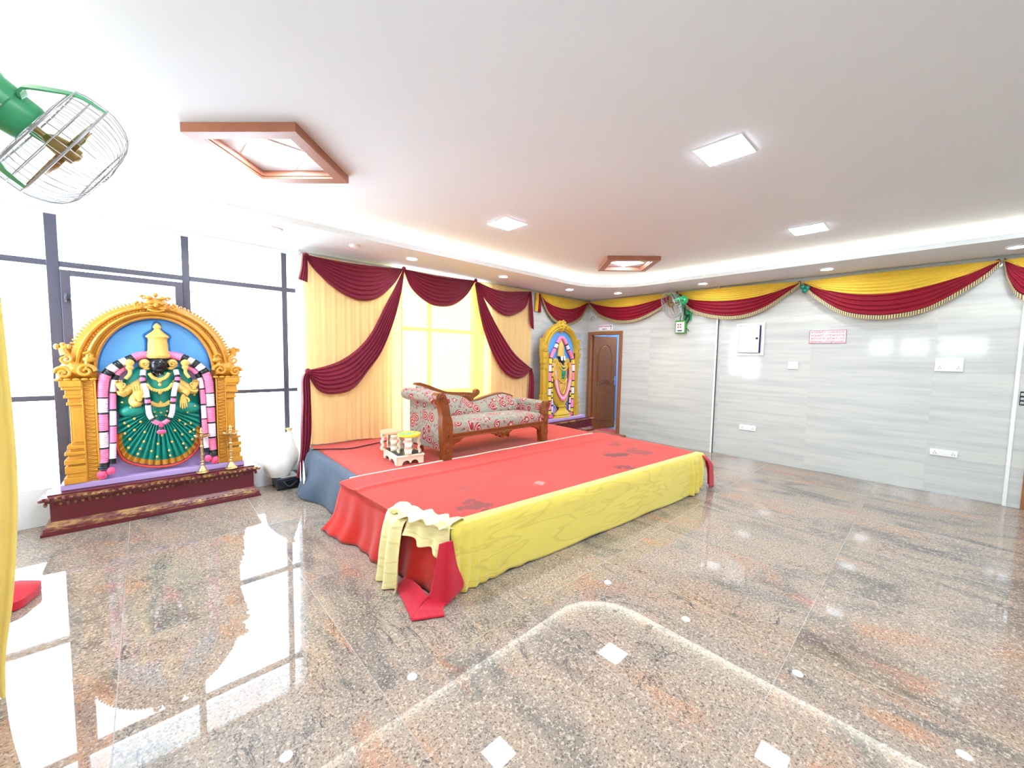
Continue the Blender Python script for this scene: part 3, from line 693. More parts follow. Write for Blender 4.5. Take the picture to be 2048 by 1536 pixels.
valance('yellow and crimson swag on the back wall above the second statue', [(5.35,2.725),(5.8,2.71),(6.4,2.71),(6.88,2.72)], [(5.36,2.71),(5.51,2.60),(5.72,2.52),(6.11,2.49),(6.45,2.55),(6.87,2.71)], [(5.365,2.69),(5.58,2.39),(5.83,2.24),(6.08,2.20),(6.32,2.25),(6.60,2.39),(6.86,2.70)], bm, (6.1, YB, 2.5), 70, 11, tail0)
valance('yellow and crimson swag over the door, left of the far green wall fan', [(5.03,2.715),(4.15,2.725),(3.15,2.72)], [(5.02,2.70),(4.53,2.57),(4.05,2.54),(3.55,2.61),(3.14,2.71)], [(5.02,2.69),(4.71,2.42),(4.28,2.28),(3.86,2.30),(3.42,2.48),(3.14,2.70)], rm, (XR, 4.1, 2.5), 84, 12)
valance('yellow and crimson swag between the far green fan and the green balloons', [(3.13,2.72),(2.41,2.72),(1.82,2.71),(1.36,2.68)], [(3.12,2.70),(2.91,2.57),(2.56,2.505),(2.17,2.49),(1.81,2.53),(1.37,2.67)], [(3.12,2.68),(2.90,2.42),(2.55,2.28),(2.15,2.24),(1.80,2.34),(1.48,2.56),(1.36,2.66)], rm, (XR, 2.2, 2.5), 84, 13)
valance('yellow and crimson swag right of the green balloons above the white notice', [(1.35,2.68),(.83,2.70),(.2,2.70),(-.42,2.69)], [(1.34,2.66),(1.14,2.55),(.79,2.44),(.44,2.41),(.12,2.46),(-.16,2.55),(-.42,2.68)], [(1.34,2.65),(1.18,2.46),(.87,2.22),(.52,2.14),(.18,2.18),(-.03,2.29),(-.30,2.51),(-.43,2.67)], rm, (XR, .4, 2.5), 90, 14)
valance('yellow and crimson swag cut off by the right edge of the picture', [(-.44,2.69),(-.9,2.71),(-1.6,2.71),(-2.2,2.68)], [(-.45,2.68),(-.65,2.55),(-1.0,2.44),(-1.4,2.42),(-1.8,2.5),(-2.19,2.68)], [(-.45,2.67),(-.50,2.45),(-.62,2.27),(-1.0,2.16),(-1.4,2.14),(-1.9,2.3),(-2.19,2.67)], rm, (XR, -1.3, 2.5), 90, 15)
t = thing('balloon_cluster', 'three small green balloons hung where two wall swags meet', 'balloons', (6.82, 1.30, 2.57))
for y, z in ((1.33, 2.595), (1.275, 2.575), (1.305, 2.54)):
    m = M(); m.lathe([(0,-.034),(.014,-.03),(.027,-.015),(.031,.004),(.026,.022),(.012,.033),(0,.036)], (6.815, y, z), 16); build('balloon', m, paint('balloon_green', srgb(10, 120, 92), .25) if y == 1.33 else bpy.data.materials['balloon_green'], t)
# ------------------------------------------------------------------ statues
def relief(m, outline, fmap, d0, d1, mi=0, rings=6, p=.5):
    """A pillow shape: outline swelling from depth d0 to d1."""
    n = len(outline); cx = sum(a for a, b in outline)/n; cz = sum(b for a, b in outline)/n; P = []
    for k in range(rings+1):
        t = k/rings; s = cos(t*PI/2); h = d0+(d1-d0)*sin(t*PI/2)**(2*p)
        P.append([fmap(cx+(a-cx)*s, cz+(z-cz)*s, h) for a, z in outline])
    return m.grid(P, mi, cv=True)
def hand(m, fmap, x, z, ang, s, d, curl, side):
    """Palm, four jointed fingers of unequal length and a thumb, fingers along ang."""
    ux, uz = cos(ang), sin(ang); vx, vz = -uz, ux
    Q = lambda a, b, c: Vector(fmap(x+ux*a*s+vx*b*s, z+uz*a*s+vz*b*s, d+c*s))
    rows = []
    for a, w, th in ((-.30,.20,.13),(-.1,.25,.15),(.2,.36,.16),(.55,.43,.16),(.85,.45,.14),(.98,.42,.11)):
        rows.append([Q(a, w*cos(2*PI*j/14), th*sin(2*PI*j/14)) for j in range(14)])
    o = len(m.v); m.grid(rows, cv=True); m.add([Q(1.0, 0, 0)], []); 
    m.f.append([o+5*14+j for j in range(14)]); m.m.append(0)
    m.f.append([o+j for j in reversed(range(14))]); m.m.append(0)
    for b, L, r in ((-.33,.72,.095),(-.115,.90,.10),(.105,.86,.10),(.32,.68,.09)):
        if side < 0: b = -b
        c = curl; pts = [(.86,b,.02),(.95+.30*L,b*1.04,.06+.10*c),(.95+.66*L*(1-.35*c),b*1.06,.06+.42*c),(.95+L*(1-.75*c),b*1.05,.03+.52*c)]
        m.tube(cr([Q(*q) for q in pts], 9), [r*s*k for k in (1,1.02,1,.98,1,.93,.9,.8,.5)], 8)
    pts = [(.12,.30*side,.05),(.38,.52*side,.12),(.62,.60*side,.16+.1*curl),(.86,.58*side-.1*curl*side,.15+.2*curl)]
    m.tube(cr([Q(*q) for q in pts], 9), [s*.12*k for k in (1.1,1.1,1,1,.95,.95,.9,.8,.5)], 8)
def arch_shape(m, fmap, cx, cz, ri, ro, a0, a1, depth, n=72):
    P = []
    prof = [(0,0),(0,.72),(.06,.82),(.13,.80),(.17,.66),(.22,.66),(.28,.92),(.36,1.0),(.44,.95),(.48,.74),(.60,.72),(.64,.86),(.72,.9),(.78,.80),(.82,.62),(1,.58),(1,0)]
    for i in range(n+1):
        a = lerp(a0, a1, i/n)
        P.append([fmap(cx+lerp(ri[0],ro[0],t)*cos(a), cz+lerp(ri[1],ro[1],t)*sin(a), depth*h) for t, h in prof])
    m.grid(P)
    for k in range(int(n*.9)):
        a = lerp(a0, a1, (k+.5)/int(n*.9)); c, s_ = cos(a), sin(a)
        q = Matrix.Rotation(-(a-PI/2), 3, 'Y')
        t = 1.03; m.ball(fmap(cx+lerp(ri[0],ro[0],t)*c, cz+lerp(ri[1],ro[1],t)*s_, depth*.42), (.013,.020,.026), 8, rot=q)
        t = .54; m.ball(fmap(cx+lerp(ri[0],ro[0],t)*c, cz+lerp(ri[1],ro[1],t)*s_, depth*.76), (.009,.008,.009), 6)
def spiral(m, fmap, x, z, r, turns, a0, side, d, th):
    pts = [];
    for i in range(26):
        t = i/25; a = a0+side*turns*2*PI*t; rr_ = r*(1-.86*t)
        pts.append(fmap(x+rr_*cos(a), z+rr_*sin(a), d+.012*t))
    m.tube(pts, [th*(1-.45*i/25) for i in range(26)], 8)
def banded(m, path, r, segs, n=14):
    """Garland tube coloured by length segments: segs = [(material, length)...]."""
    L = sum(s[1] for s in segs); K = 220; pts = cr(path, K); ed = []; acc = 0
    for mi, l in segs: acc += l/L; ed.append((acc, mi))
    def mif(i, j):
        t = i/(K-1)
        for e, mi in ed:
            if t <= e: return mi
        return ed[-1][1]
    m.tube(pts, [r*(1.0+.05*sin(i*1.9))*(1.05 if mif(i,0)==2 else 1) for i in range(K)], n, mif=mif)
def pillar(fmap, xi, xo, z0, z1, depth, prof):
    m = M(); sg = 1 if xo > xi else -1; w = abs(xo-xi); xm = xi+sg*w*.42
    m.prism([(xi, z0), (xm, z0), (xm, z1), (xi, z1)], fmap, 0, depth*.80)
    for k in range(int((z1-z0)/.034)):
        z = z0+.02+.034*k
        m.prism([(xi+sg*w*.07, z), (xi+sg*w*.35, z+.011), (xi+sg*w*.07, z+.022)], fmap, depth*.78, depth*.87)
        m.prism([(xi+sg*w*.35, z+.014), (xi+sg*w*.35, z+.030), (xi+sg*w*.14, z+.023)], fmap, depth*.78, depth*.85)
    for a, b in ((0, .06), (.37, .42)):
        m.prism([(xi+sg*w*a, z0), (xi+sg*w*b, z0), (xi+sg*w*b, z1), (xi+sg*w*a, z1)], fmap, depth*.5, depth*.9)
    for za, zb, e, dd in prof:
        A, B = lerp(z0, z1, za), lerp(z0, z1, zb); x2 = xm+sg*w*.58*e
        m.prism([(xm-sg*.004, A), (x2, A), (x2, B), (xm-sg*.004, B)], fmap, 0, depth*dd)
    return m
PP = [(0,.06,1.04,.95),(.06,.10,.90,.88),(.10,.17,.97,.92),(.17,.19,.84,.8),(.19,.235,.98,.95),(.235,.28,.80,.84),(.28,.31,.95,.95),(.31,.335,.72,.78),(.335,.37,.82,.86),(.37,.76,.62,.74),(.40,.73,.50,.82),(.76,.79,.74,.86),(.79,.83,.66,.8),(.83,.86,.84,.92),(.86,.91,.78,.86),(.91,.94,.92,.95),(.94,1.0,1.0,1.0)]
def plinth(name_label, x0, x1, y0, y1, z0, z1, group=None):
    t = thing('statue_pedestal', name_label, 'pedestal', ((x0+x1)/2, (y0+y1)/2, z0), group)
    H = z1-z0; m = M()
    def slab(e, a, b, mi=0): m.box(x0+e, x1-e, y0+e, y1, z0+H*a, z0+H*b, mi)
    slab(.0, 0, .07); slab(.012, .06, .10); slab(.055, .30, .80); slab(.03, .80, .86); slab(.045, .95, 1.0)
    build('plinth_body', m, M_MARO, t, smooth=False, bevel=.003)
    m = M(); pr = [(.014,.10),(.016,.17),(.030,.22),(.045,.26),(.052,.31)]
    P = [[(x0+e, y1, z0+H*h), (x0+e, y0+e, z0+H*h), (x1-e, y0+e, z0+H*h), (x1-e, y1, z0+H*h)] for e, h in pr]; m.grid(P)
    n = int((x1-x0)/.045)
    for k in range(n):
        x = lerp(x0+.05, x1-.05, (k+.5)/n); m.ball((x, y0+.028, z0+H*.19), (.014, .010, .012), 8)
    build('base_moulding', m, M_MAROG, t, smooth=True, angle=30)
    m = M(); n = int((x1-x0)/.042)
    m.box(x0+.02, x1-.02, y0+.02, y1, z0+H*.855, z0+H*.955)
    for k in range(n+1):
        x = lerp(x0+.012, x1-.012, k/n); m.ball((x, y0+.016, z0+H*.90), (.017, .017, .016), 8)
        if k < n: m.ball((x+.02, y0+.052, z0+H*.76), (.013, .010, .020), 8)
    for k in range(9):
        y = lerp(y0+.03, y1-.02, k/8)
        m.ball((x0+.012, y, z0+H*.90), (.017, .017, .016), 8); m.ball((x1-.012, y, z0+H*.90), (.017, .017, .016), 8)
    build('petal_moulding', m, M_MAROG, t)
    return t
plinth('long maroon pedestal with gilt mouldings under the big seated statue by the windows', -.667, .88, 4.88, 5.19, 0.0, .335, 'statue pedestals')
plinth('maroon pedestal under the standing statue beside the open door', 5.01, 6.65, 4.62, 5.03, .085, .358, 'statue pedestals')

# --- seated figure
Y0 = 5.145; f1 = lambda x, z, d: (x, Y0-d, z)
S1 = thing('deity_statue', 'large seated figure in a green sari under a gold arch, in front of the windows', 'statue', (.1, 5.05, .335))
m = M(); m.box(-.555, .755, 4.99, 5.185, .337, .388); build('lavender_base', m, M_LAV, S1, smooth=False, bevel=.006)
m = M(); m.prism([(-.33,.388),(.53,.388),(.53,1.42),(-.33,1.42)], f1, 0, .03); build('back_panel', m, M_LAV, S1, smooth=False)
m = M(); m.prism(arc(.103, 1.35, .42, .51, 0, PI, 40), f1, 0, .045); build('sky_panel', m, M_SKY, S1, smooth=False)
m = M(); m.tube([f1(x, z, .048) for x, z in arc(.103, 1.35, .402, .492, .05, PI-.05, 50)], .010, 6)
cw = [(-.035,1.49),(.012,1.52),(.020,1.64),(.010,1.69),(.07,1.745),(.078,1.79),(.103,1.82),(.128,1.79),(.136,1.745),(.196,1.69),(.186,1.64),(.194,1.52),(.24,1.49)]
m.tube(cr([f1(x, z, .044) for x, z in cw], 60), .010, 6); build('blue_outline', m, M_DSKY, S1)
m = M(); arch_shape(m, f1, .103, 1.35, (.405,.495), (.575,.635), .03, PI-.03, .17)
build('arch', m, M_GOLD, S1)
for sg, cx in ((-1, .103), (1, .103)):
    m = M(); X = lambda x: cx+sg*x
    relief(m, [(X(.40),1.275),(X(.66),1.275),(X(.655),1.36),(X(.62),1.42),(X(.60),1.50),(X(.50),1.47),(X(.43),1.44),(X(.40),1.36)], f1, .0, .17)
    spiral(m, f1, X(.60), 1.345, .052, 1.6, 0 if sg > 0 else PI, sg, .15, .016); spiral(m, f1, X(.47), 1.36, .058, 1.5, PI if sg > 0 else 0, -sg, .155, .017)
    spiral(m, f1, X(.585), 1.46, .042, 1.4, PI/2, sg, .14, .015)
    m.ball(f1(X(.445), 1.462, .15), (.042,.03,.03), 10); m.tube([f1(X(.455),1.45,.15), f1(X(.425),1.50,.16), f1(X(.45),1.525,.17), f1(X(.48),1.51,.17)], [.02,.016,.012,.008], 8)
    for k in range(5): m.ball(f1(X(.43+.05*k), 1.287, .155), (.026,.02,.013), 8)
    m.tube([f1(X(.585),1.50,.09), f1(X(.60),1.55,.09), f1(X(.575),1.585,.09)], [.035,.028,.012], 8)
    for k in range(3): m.ball(f1(X(.565+.035*k), 1.565+.012*(1 if k == 1 else 0), .09), (.02,.02,.026), 8)
    build('scroll_ornament', m, M_GOLD, S1)
m = M(); relief(m, [(.0,1.93),(.03,1.90),(.103,1.878),(.176,1.90),(.206,1.93),(.20,1.99),(.185,2.03),(.14,2.045),(.103,2.075),(.066,2.045),(.02,2.03),(.005,1.99)], f1, 0, .185)
for sg in (-1, 1):
    X = lambda x: .103+sg*x
    m.ball(f1(X(.042), 1.985, .18), (.026,.02,.018), 10); m.ball(f1(X(.05), 1.94, .175), (.03,.02,.016), 10); m.ball(f1(X(.045),2.035,.15), (.028,.025,.02), 10)
    spiral(m, f1, X(.115), 1.955, .034, 1.4, PI/2, -sg, .15, .012); spiral(m, f1, X(.085), 2.03, .022, 1.2, 0 if sg > 0 else PI, sg, .14, .010)
m.ball(f1(.103, 1.965, .195), (.018,.02,.022), 10); m.ball(f1(.103, 2.065, .14), (.022,.03,.022), 10)
m.tube(cr([f1(.045,1.925,.185), f1(.075,1.912,.20), f1(.103,1.908,.205), f1(.131,1.912,.20), f1(.161,1.925,.185)], 16), .008, 8)
build('crest_face', m, M_GOLD, S1)
m = pillar(f1, -.312, -.525, .388, 1.28, .17, PP); build('pillar', m, M_GOLD, S1, smooth=False, bevel=.004)
m = pillar(f1, .530, .735, .388, 1.28, .17, PP); build('pillar', m, M_GOLD, S1, smooth=False, bevel=.004)
# garments
m = M(); relief(m, [(-.06,1.39),(-.13,1.30),(-.19,1.15),(-.20,.98),(-.12,.93),(.10,.90),(.33,.93),(.415,.98),(.40,1.15),(.34,1.30),(.28,1.39),(.20,1.40),(.02,1.40)], f1, .03, .105)
build('shawl', m, M_TEAL, S1)
sk = cr([(x, z, 0) for x, z in [(-.185,.985),(-.200,.85),(-.203,.72),(-.201,.635),(-.158,.527),(-.062,.462),(.072,.424),(.215,.430),(.310,.485),(.380,.583),(.402,.72),(.406,.85),(.402,.97)]], 289)
def sk_pt(i, v):
    q = sk[i]; u = i/288
    bx, bz = lerp(.10, q.x, v), lerp(1.0, q.y, v)+.04*(1-v)*v*(1-sin(PI*u)**.5)
    w = abs(sin(PI*26*u)); return f1(bx, bz, .075+.035*sin(PI*min(1, v))**.5*.8+.042*(w**.55-.7)*min(1, v*1.8))
m = M(); m.grid([[sk_pt(i, lerp(.10, .885 if 42 <= i < 250 else .965, j/16)) for j in range(17)] for i in range(289)])
rnd = random.Random(3)
for v, n, o in ((.46, 5, .5), (.60, 7, .2), (.73, 8, .6), (.82, 9, .1)):
    for k in range(n):
        i = int(288*lerp(.08, .92, (k+o)/n)); p = Vector(sk_pt(max(4, min(284, int(i//11)*11+5)), v)); m.ball((p.x, p.y-.010, p.z), (.011,.007,.013), 8, 1)
sari = build('pleated_sari', m, [M_TEAL, M_GOLD2], S1, angle=180)
m = M(); m.grid([[sk_pt(i, lerp(.88, .965, j/4)) for j in range(5)] for i in range(42, 250)]); build('gold_border', m, M_GOLD, sari, angle=180)
m = M(); m.tube([Vector(f1(q.x, q.y, .085)) for q in sk[40:250:3]], .011, 8); build('red_hem', m, M_RIM, sari)
m = M()
for x, z in ((-.12,.985),(-.055,.975),(-.10,1.02),(.335,.985),(.30,.94),(.36,1.0),(-.155,1.07),(.36,1.11),(.345,1.17),(.105,.955),(.06,.965),(.15,.965),(.07,.925),(.14,.925)):
    m.ball(f1(x, z, .128), (.010,.012,.010), 8, 1)
DOTS = m
m = M(); m.ball(f1(-.085, .985, .085), (.105,.06,.062), 16, rot=Matrix.Rotation(-.12, 3, 'Y')); build('folded_knee', m, M_TEAL, S1)
m = M(); m.ball(f1(.30, .985, .085), (.108,.06,.066), 16, rot=Matrix.Rotation(.12, 3, 'Y')); build('folded_knee', m, M_TEAL, S1)
m = M(); rows = []
for z, w, dp in ((1.345,.05,.05),(1.32,.085,.06),(1.28,.098,.07),(1.22,.104,.09),(1.17,.092,.085),(1.11,.072,.07),(1.06,.066,.065),(1.02,.075,.07),(.97,.075,.06),(.92,.03,.05)):
    rows.append([f1(.105+w*cos(a), z, .07+dp*max(0, sin(a))**.8) for a in [PI*j/18 for j in range(19)]])
m.grid(rows); m.add(DOTS.v, DOTS.f, 1); build('torso', m, [M_TEAL, M_GOLD2], S1)
# head
m = M(); R = []
for k in range(13):
    a = PI*k/12; z = 1.405+.078*cos(a); w = .068*sin(a)**.8*(1 if cos(a) > 0 else 1-.10*abs(cos(a)))
    R.append([f1(.105+w*cos(b), z, .115+.06*sin(a)**.8*sin(b)) for b in [PI*2*j/22 for j in range(22)]])
m.grid(R, cv=True)
m.tube(cr([f1(.105,1.43,.172), f1(.105,1.405,.186), f1(.105,1.392,.190)], 8), [.007]*4+[.009,.011,.012,.008], 8)
m.tube(cr([f1(.085,1.365,.170), f1(.105,1.362,.178), f1(.125,1.365,.170)], 8), [.003,.006,.007,.007,.007,.007,.006,.003], 8)
m.tube([f1(.085,1.35,.09), f1(.105,1.30,.10)], [.045,.05], 14)
for sg in (-1, 1):
    m.ball(f1(.105+sg*.030, 1.424, .163), (.014,.010,.007), 10); m.ball(f1(.105+sg*.068, 1.405, .12), (.010,.016,.022), 8)
build('head', m, M_SKIN, S1)
m = M(); m.lathe([(.070,1.472),(.084,1.486),(.084,1.505),(.076,1.515),(.080,1.535),(.074,1.55),(.073,1.60),(.068,1.645),(.070,1.66),(.085,1.672),(.085,1.68),(.064,1.70),(.044,1.72),(.026,1.742),(.022,1.75),(.030,1.76),(.030,1.772),(.022,1.785),(.012,1.80),(0,1.806)], (.105, Y0-.10, 0), 30, sy=.62)
for k in range(9): m.ball((.105+.078*cos(PI*(k+1)/10+PI), Y0-.10-.05*sin(PI*(k+1)/10), 1.495), (.009,.009,.009), 6)
build('crown', m, M_GOLD2, S1)
for sg in (-1, 1):
    m = M(); X = lambda x: .105+sg*x
    m.ball(f1(X(.098), 1.42, .105), (.042,.02,.046), 14); spiral(m, f1, X(.098), 1.418, .03, 1.4, 0, sg, .125, .009); m.ball(f1(X(.085), 1.378, .115), (.026,.016,.016), 10)
    build('ear_ornament', m, M_GOLD2, S1)
# jewellery
def necklace(m, pts, r, d, n=26):
    P = cr([f1(x, z, d) for x, z in pts], n); m.tube(P, r, 8)
    for k in range(2, n-2, 2): m.ball(Vector(P[k])+Vector((0, -r, -.004)), r*1.1, 6)
m = M(); necklace(m, [(.035,1.335),(.06,1.295),(.105,1.275),(.15,1.295),(.175,1.335)], .014, .150); m.ball(f1(.105,1.262,.165), (.018,.014,.02)); build('necklace', m, M_GOLD2, S1)
m = M(); necklace(m, [(.012,1.235),(.05,1.185),(.105,1.170),(.16,1.185),(.198,1.235)], .013, .158); m.ball(f1(.105,1.150,.17), (.016,.012,.018)); m.ball(f1(.105,1.225,.165), (.013,.012,.016)); build('necklace', m, M_GOLD2, S1)
m = M(); necklace(m, [(.035,1.06),(.07,1.035),(.105,1.028),(.14,1.035),(.175,1.06)], .016, .135); relief(m, [(.075,1.035),(.105,1.075),(.135,1.035),(.105,1.0)], f1, .12, .16); build('waist_belt', m, M_GOLD2, S1)
# four arms
def arm(pts, rad, hx, hz, ang, s, d, curl, side, extra=None):
    m = M(); m.tube(cr([f1(*p) for p in pts], 14), [lerp(rad[0], rad[1], k/13) for k in range(14)], 12)
    hand(m, f1, hx, hz, ang, s, d, curl, side)
    if extra: extra(m)
    build('arm', m, M_GOLD2, S1)
def bud(x0, x1): return lambda m: (m.tube(cr([f1(x0,1.285,.15), f1(x1,1.33,.14), f1(x1,1.37,.135)], 8), .015, 8), m.lathe([(.010,1.36),(.026,1.375),(.030,1.39),(.022,1.402),(.030,1.415),(.036,1.432),(.026,1.452),(.010,1.462),(0,1.464)], (x1, Y0-.135, 0), 16, sy=.7))
arm([(.0,1.26,.08),(-.10,1.19,.10),(-.145,1.15,.12),(-.155,1.175,.135)], (.040,.034), -.157, 1.195, PI*.56, .058, .145, .85, -1, bud(-.125, -.095))
arm([(.21,1.26,.08),(.305,1.19,.10),(.35,1.15,.12),(.358,1.165,.135)], (.040,.034), .358, 1.185, PI*.44, .058, .145, .85, 1, bud(.325, .298))
arm([(.01,1.23,.09),(-.075,1.10,.12),(-.065,1.05,.145),(-.045,1.075,.155)], (.040,.036), -.040, 1.10, PI*.53, .076, .165, .06, -1)
arm([(.20,1.23,.09),(.285,1.15,.12),(.29,1.14,.145),(.275,1.125,.155)], (.040,.036), .272, 1.105, -PI*.5, .068, .165, .10, 1)
# garlands
GM = [M_PINK, M_PALE, M_BAND, M_HOT]
B_, W_, P_ = 2, 1, 0
def tuft(m, x, z, d, r):
    m.ball(f1(x, z, d), (r, r*.8, r*1.1), 12, 3)
    for k in range(6):
        a = PI+PI*(k+.5)/6; m.ball(f1(x+r*.6*cos(a), z+r*.8*sin(a), d+.006), (r*.4,r*.4,r*.5), 8, 3)
big = [(P_,.14),(B_,.05),(W_,.05),(B_,.045),(W_,.05),(B_,.045),(P_,.21),(B_,.016),(W_,.12),(B_,.016),(P_,.15),(B_,.016),(W_,.13),(B_,.016),(P_,.13),(B_,.07)]
m = M(); banded(m, [f1(x,z,d) for x,z,d in [(.06,1.505,.06),(-.02,1.497,.08),(-.10,1.455,.10),(-.19,1.395,.115),(-.252,1.31,.12),(-.274,1.2,.12),(-.283,1.0,.12),(-.287,.8,.12),(-.290,.60,.12),(-.296,.475,.13)]], .036, big); tuft(m, -.305, .435, .14, .036); build('garland', m, GM, S1)
m = M(); banded(m, [f1(x,z,d) for x,z,d in [(.145,1.505,.06),(.23,1.497,.08),(.31,1.465,.10),(.40,1.40,.115),(.46,1.31,.12),(.480,1.2,.12),(.485,1.0,.12),(.487,.8,.12),(.487,.60,.12),(.492,.475,.13)]], .036, big); tuft(m, .503, .435, .14, .036); build('garland', m, GM, S1)
sm = [(P_,.10),(B_,.04),(W_,.10),(B_,.014),(P_,.13),(B_,.014),(W_,.12),(B_,.014),(P_,.13),(B_,.014),(W_,.12),(B_,.05)]
m = M(); banded(m, [f1(x,z,d) for x,z,d in [(-.11,1.39,.08),(-.16,1.35,.10),(-.195,1.28,.11),(-.212,1.15,.12),(-.218,.95,.13),(-.224,.75,.14),(-.236,.52,.145)]], .022, sm); tuft(m, -.248, .462, .15, .030); build('garland', m, GM, S1)
m = M(); banded(m, [f1(x,z,d) for x,z,d in [(.31,1.39,.08),(.365,1.35,.10),(.405,1.28,.11),(.422,1.15,.12),(.428,.95,.13),(.430,.75,.14),(.440,.52,.145)]], .022, sm); tuft(m, .448, .462, .15, .030); build('garland', m, GM, S1)
nk = [(W_,.05),(B_,.02),(P_,.03),(B_,.02),(W_,.12),(B_,.02),(P_,.03),(B_,.02),(W_,.12),(B_,.025),(P_,.05)]
m = M(); banded(m, [f1(x,z,d) for x,z,d in [(-.004,1.36,.12),(-.012,1.27,.155),(.008,1.17,.172),(.016,1.05,.175),(.022,.95,.165),(.05,.885,.160),(.085,.855,.160)]], .021, nk)
banded(m, [f1(x,z,d) for x,z,d in [(.226,1.36,.12),(.234,1.27,.155),(.208,1.17,.172),(.193,1.05,.175),(.183,.95,.165),(.155,.885,.160),(.118,.855,.160)]], .021, nk)
m.ball(f1(.102,.845,.165), (.020,.016,.032), 10, 3); m.ball(f1(.102,.805,.165), (.018,.014,.012), 8, 2); m.ball(f1(.101,.775,.165), (.036,.02,.024), 12, 3)
build('neck_garland', m, GM, S1)

# --- standing figure
Y2 = 4.86; f2 = lambda x, z, d: (x, Y2-d*.62, z)
S2 = thing('deity_statue', 'standing gold figure with pink garlands under a gold arch beside the open door', 'statue', (5.76, 4.85, .358))
CX = 5.755
m = M(); m.box(5.19, 6.42, 4.69, 4.91, .360, .410); build('lavender_base', m, M_LAV, S2, smooth=False, bevel=.006)
m = M(); m.prism([(5.36,.41),(6.15,.41),(6.15,1.66),(5.36,1.66)], f2, 0, .03); build('back_panel', m, M_LAV, S2, smooth=False)
m = M(); m.prism([(5.33,1.45),(6.18,1.45)]+arc(CX, 1.66, .42, .39, 0, PI, 36), f2, .0, .04); build('sky_panel', m, M_SKY, S2, smooth=False)
m = M(); arch_shape(m, f2, CX, 1.66, (.395,.385), (.525,.505), -.05, PI+.05, .17, 60); build('arch', m, M_GOLD3, S2)
m = M(); relief(m, [(5.66,2.14),(5.72,2.03),(5.755,1.985),(5.79,2.03),(5.85,2.14),(5.83,2.21),(5.755,2.24),(5.68,2.21)], f2, 0, .185)
for sg in (-1, 1):
    m.ball(f2(CX+sg*.04, 2.14, .17), (.026,.02,.02), 8); spiral(m, f2, CX+sg*.10, 2.12, .035, 1.3, PI/2, -sg, .15, .012); m.ball(f2(CX+sg*.05, 2.20, .14), (.03,.02,.025), 8)
m.ball(f2(CX, 2.10, .185), (.02,.02,.022), 8); m.ball(f2(CX, 2.225, .14), (.025,.025,.022), 8)
build('crest_face', m, M_GOLD3, S2)
for sg in (-1, 1):
    m = M(); X = lambda x: CX+sg*x
    relief(m, [(X(.38),1.63),(X(.535),1.63),(X(.55),1.72),(X(.53),1.82),(X(.545),1.90),(X(.48),1.88),(X(.42),1.78),(X(.39),1.70)], f2, 0, .17)
    spiral(m, f2, X(.495), 1.70, .045, 1.5, 0, sg, .15, .014); spiral(m, f2, X(.47), 1.80, .04, 1.4, PI/2, -sg, .15, .013); spiral(m, f2, X(.515), 1.87, .03, 1.3, 0, sg, .13, .012)
    build('scroll_ornament', m, M_GOLD3, S2)
    m = pillar(f2, X(.385), X(.545), .41, 1.64, .17, PP); build('pillar', m, M_GOLD3, S2, smooth=False, bevel=.004)
# pedestal lotus, legs wrapped in gold cloth, torso
m = M(); m.lathe([(.25,.410),(.25,.435),(.21,.45),(.235,.475),(.20,.50),(.15,.53),(.10,.56),(.095,.60),(.13,.615),(.13,.63),(.05,.64),(0,.64)], (5.80, Y2-.075, 0), 28, sy=.34); build('lotus_stand', m, M_GOLD3, S2)
m = M(); rows = []
for z, w, dp in ((.62,.10,.07),(.66,.16,.075),(.75,.215,.08),(.88,.24,.085),(1.0,.235,.09),(1.10,.20,.095),(1.18,.175,.09),(1.28,.175,.10),(1.38,.20,.10),(1.45,.235,.08),(1.49,.20,.06),(1.51,.10,.05)):
    rows.append([f2(5.78+w*cos(a), z, .05+dp*max(0, sin(a))**.8+.010*sin(a*26)*(1 if z < 1.05 else .2)) for a in [PI*j/60 for j in range(61)]])
m.grid(rows); build('gold_robe', m, M_GOLD3, S2)
m = M(); m.prism([(5.50,.58),(6.10,.58),(6.02,.80),(5.56,.80)], f2, .0, .045); n = N('checked_cloth'); k = n.coord((1,1,1)); ch = n.n('TexChecker', {'Vector': k, 'Scale': 26, 'Color1': (*srgb(40,70,160),1), 'Color2': (*srgb(190,205,235),1)}).outputs[0]
build('checked_cloth', m, n.end(n.bsdf(ch, .6)), S2, smooth=False)
m = M(); R = []
for k in range(13):
    a = PI*k/12; z = 1.495+.078*cos(a); w = .082*sin(a)**.8
    R.append([f2(5.762+w*cos(b), z, .11+.06*sin(a)**.8*sin(b)) for b in [PI*2*j/20 for j in range(20)]])
m.grid(R, cv=True); m.tube(cr([f2(5.762,1.52,.165), f2(5.762,1.49,.182), f2(5.762,1.478,.186)], 6), [.007,.007,.008,.010,.012,.008], 8)
m.tube(cr([f2(5.742,1.448,.160), f2(5.762,1.445,.168), f2(5.782,1.448,.160)], 7), .006, 8); m.tube([f2(5.762,1.44,.08), f2(5.762,1.40,.09)], [.05,.06], 12)
for sg in (-1, 1): m.ball(f2(5.762+sg*.082, 1.49, .11), (.012,.016,.024), 8)
hd = build('head', m, M_SKIN, S2)
m = M()
for a, b in ((-.055,-.012),(.014,.058)): m.prism([(5.762+a,1.492),(5.762+b,1.485),(5.762+b,1.572),(5.762+a,1.572)], f2, .12, .178)
build('white_forehead_mark', m, M_WHITE, hd, smooth=False, bevel=.004)
m = M(); m.lathe([(.088,1.565),(.098,1.58),(.098,1.60),(.088,1.612),(.090,1.64),(.084,1.70),(.080,1.74),(.084,1.755),(.084,1.765),(.066,1.79),(.05,1.82),(.03,1.85),(.02,1.865),(.022,1.88),(0,1.90)], (5.745, Y2-.055, 0), 28, sy=.45); build('crown', m, M_GOLD2, S2)
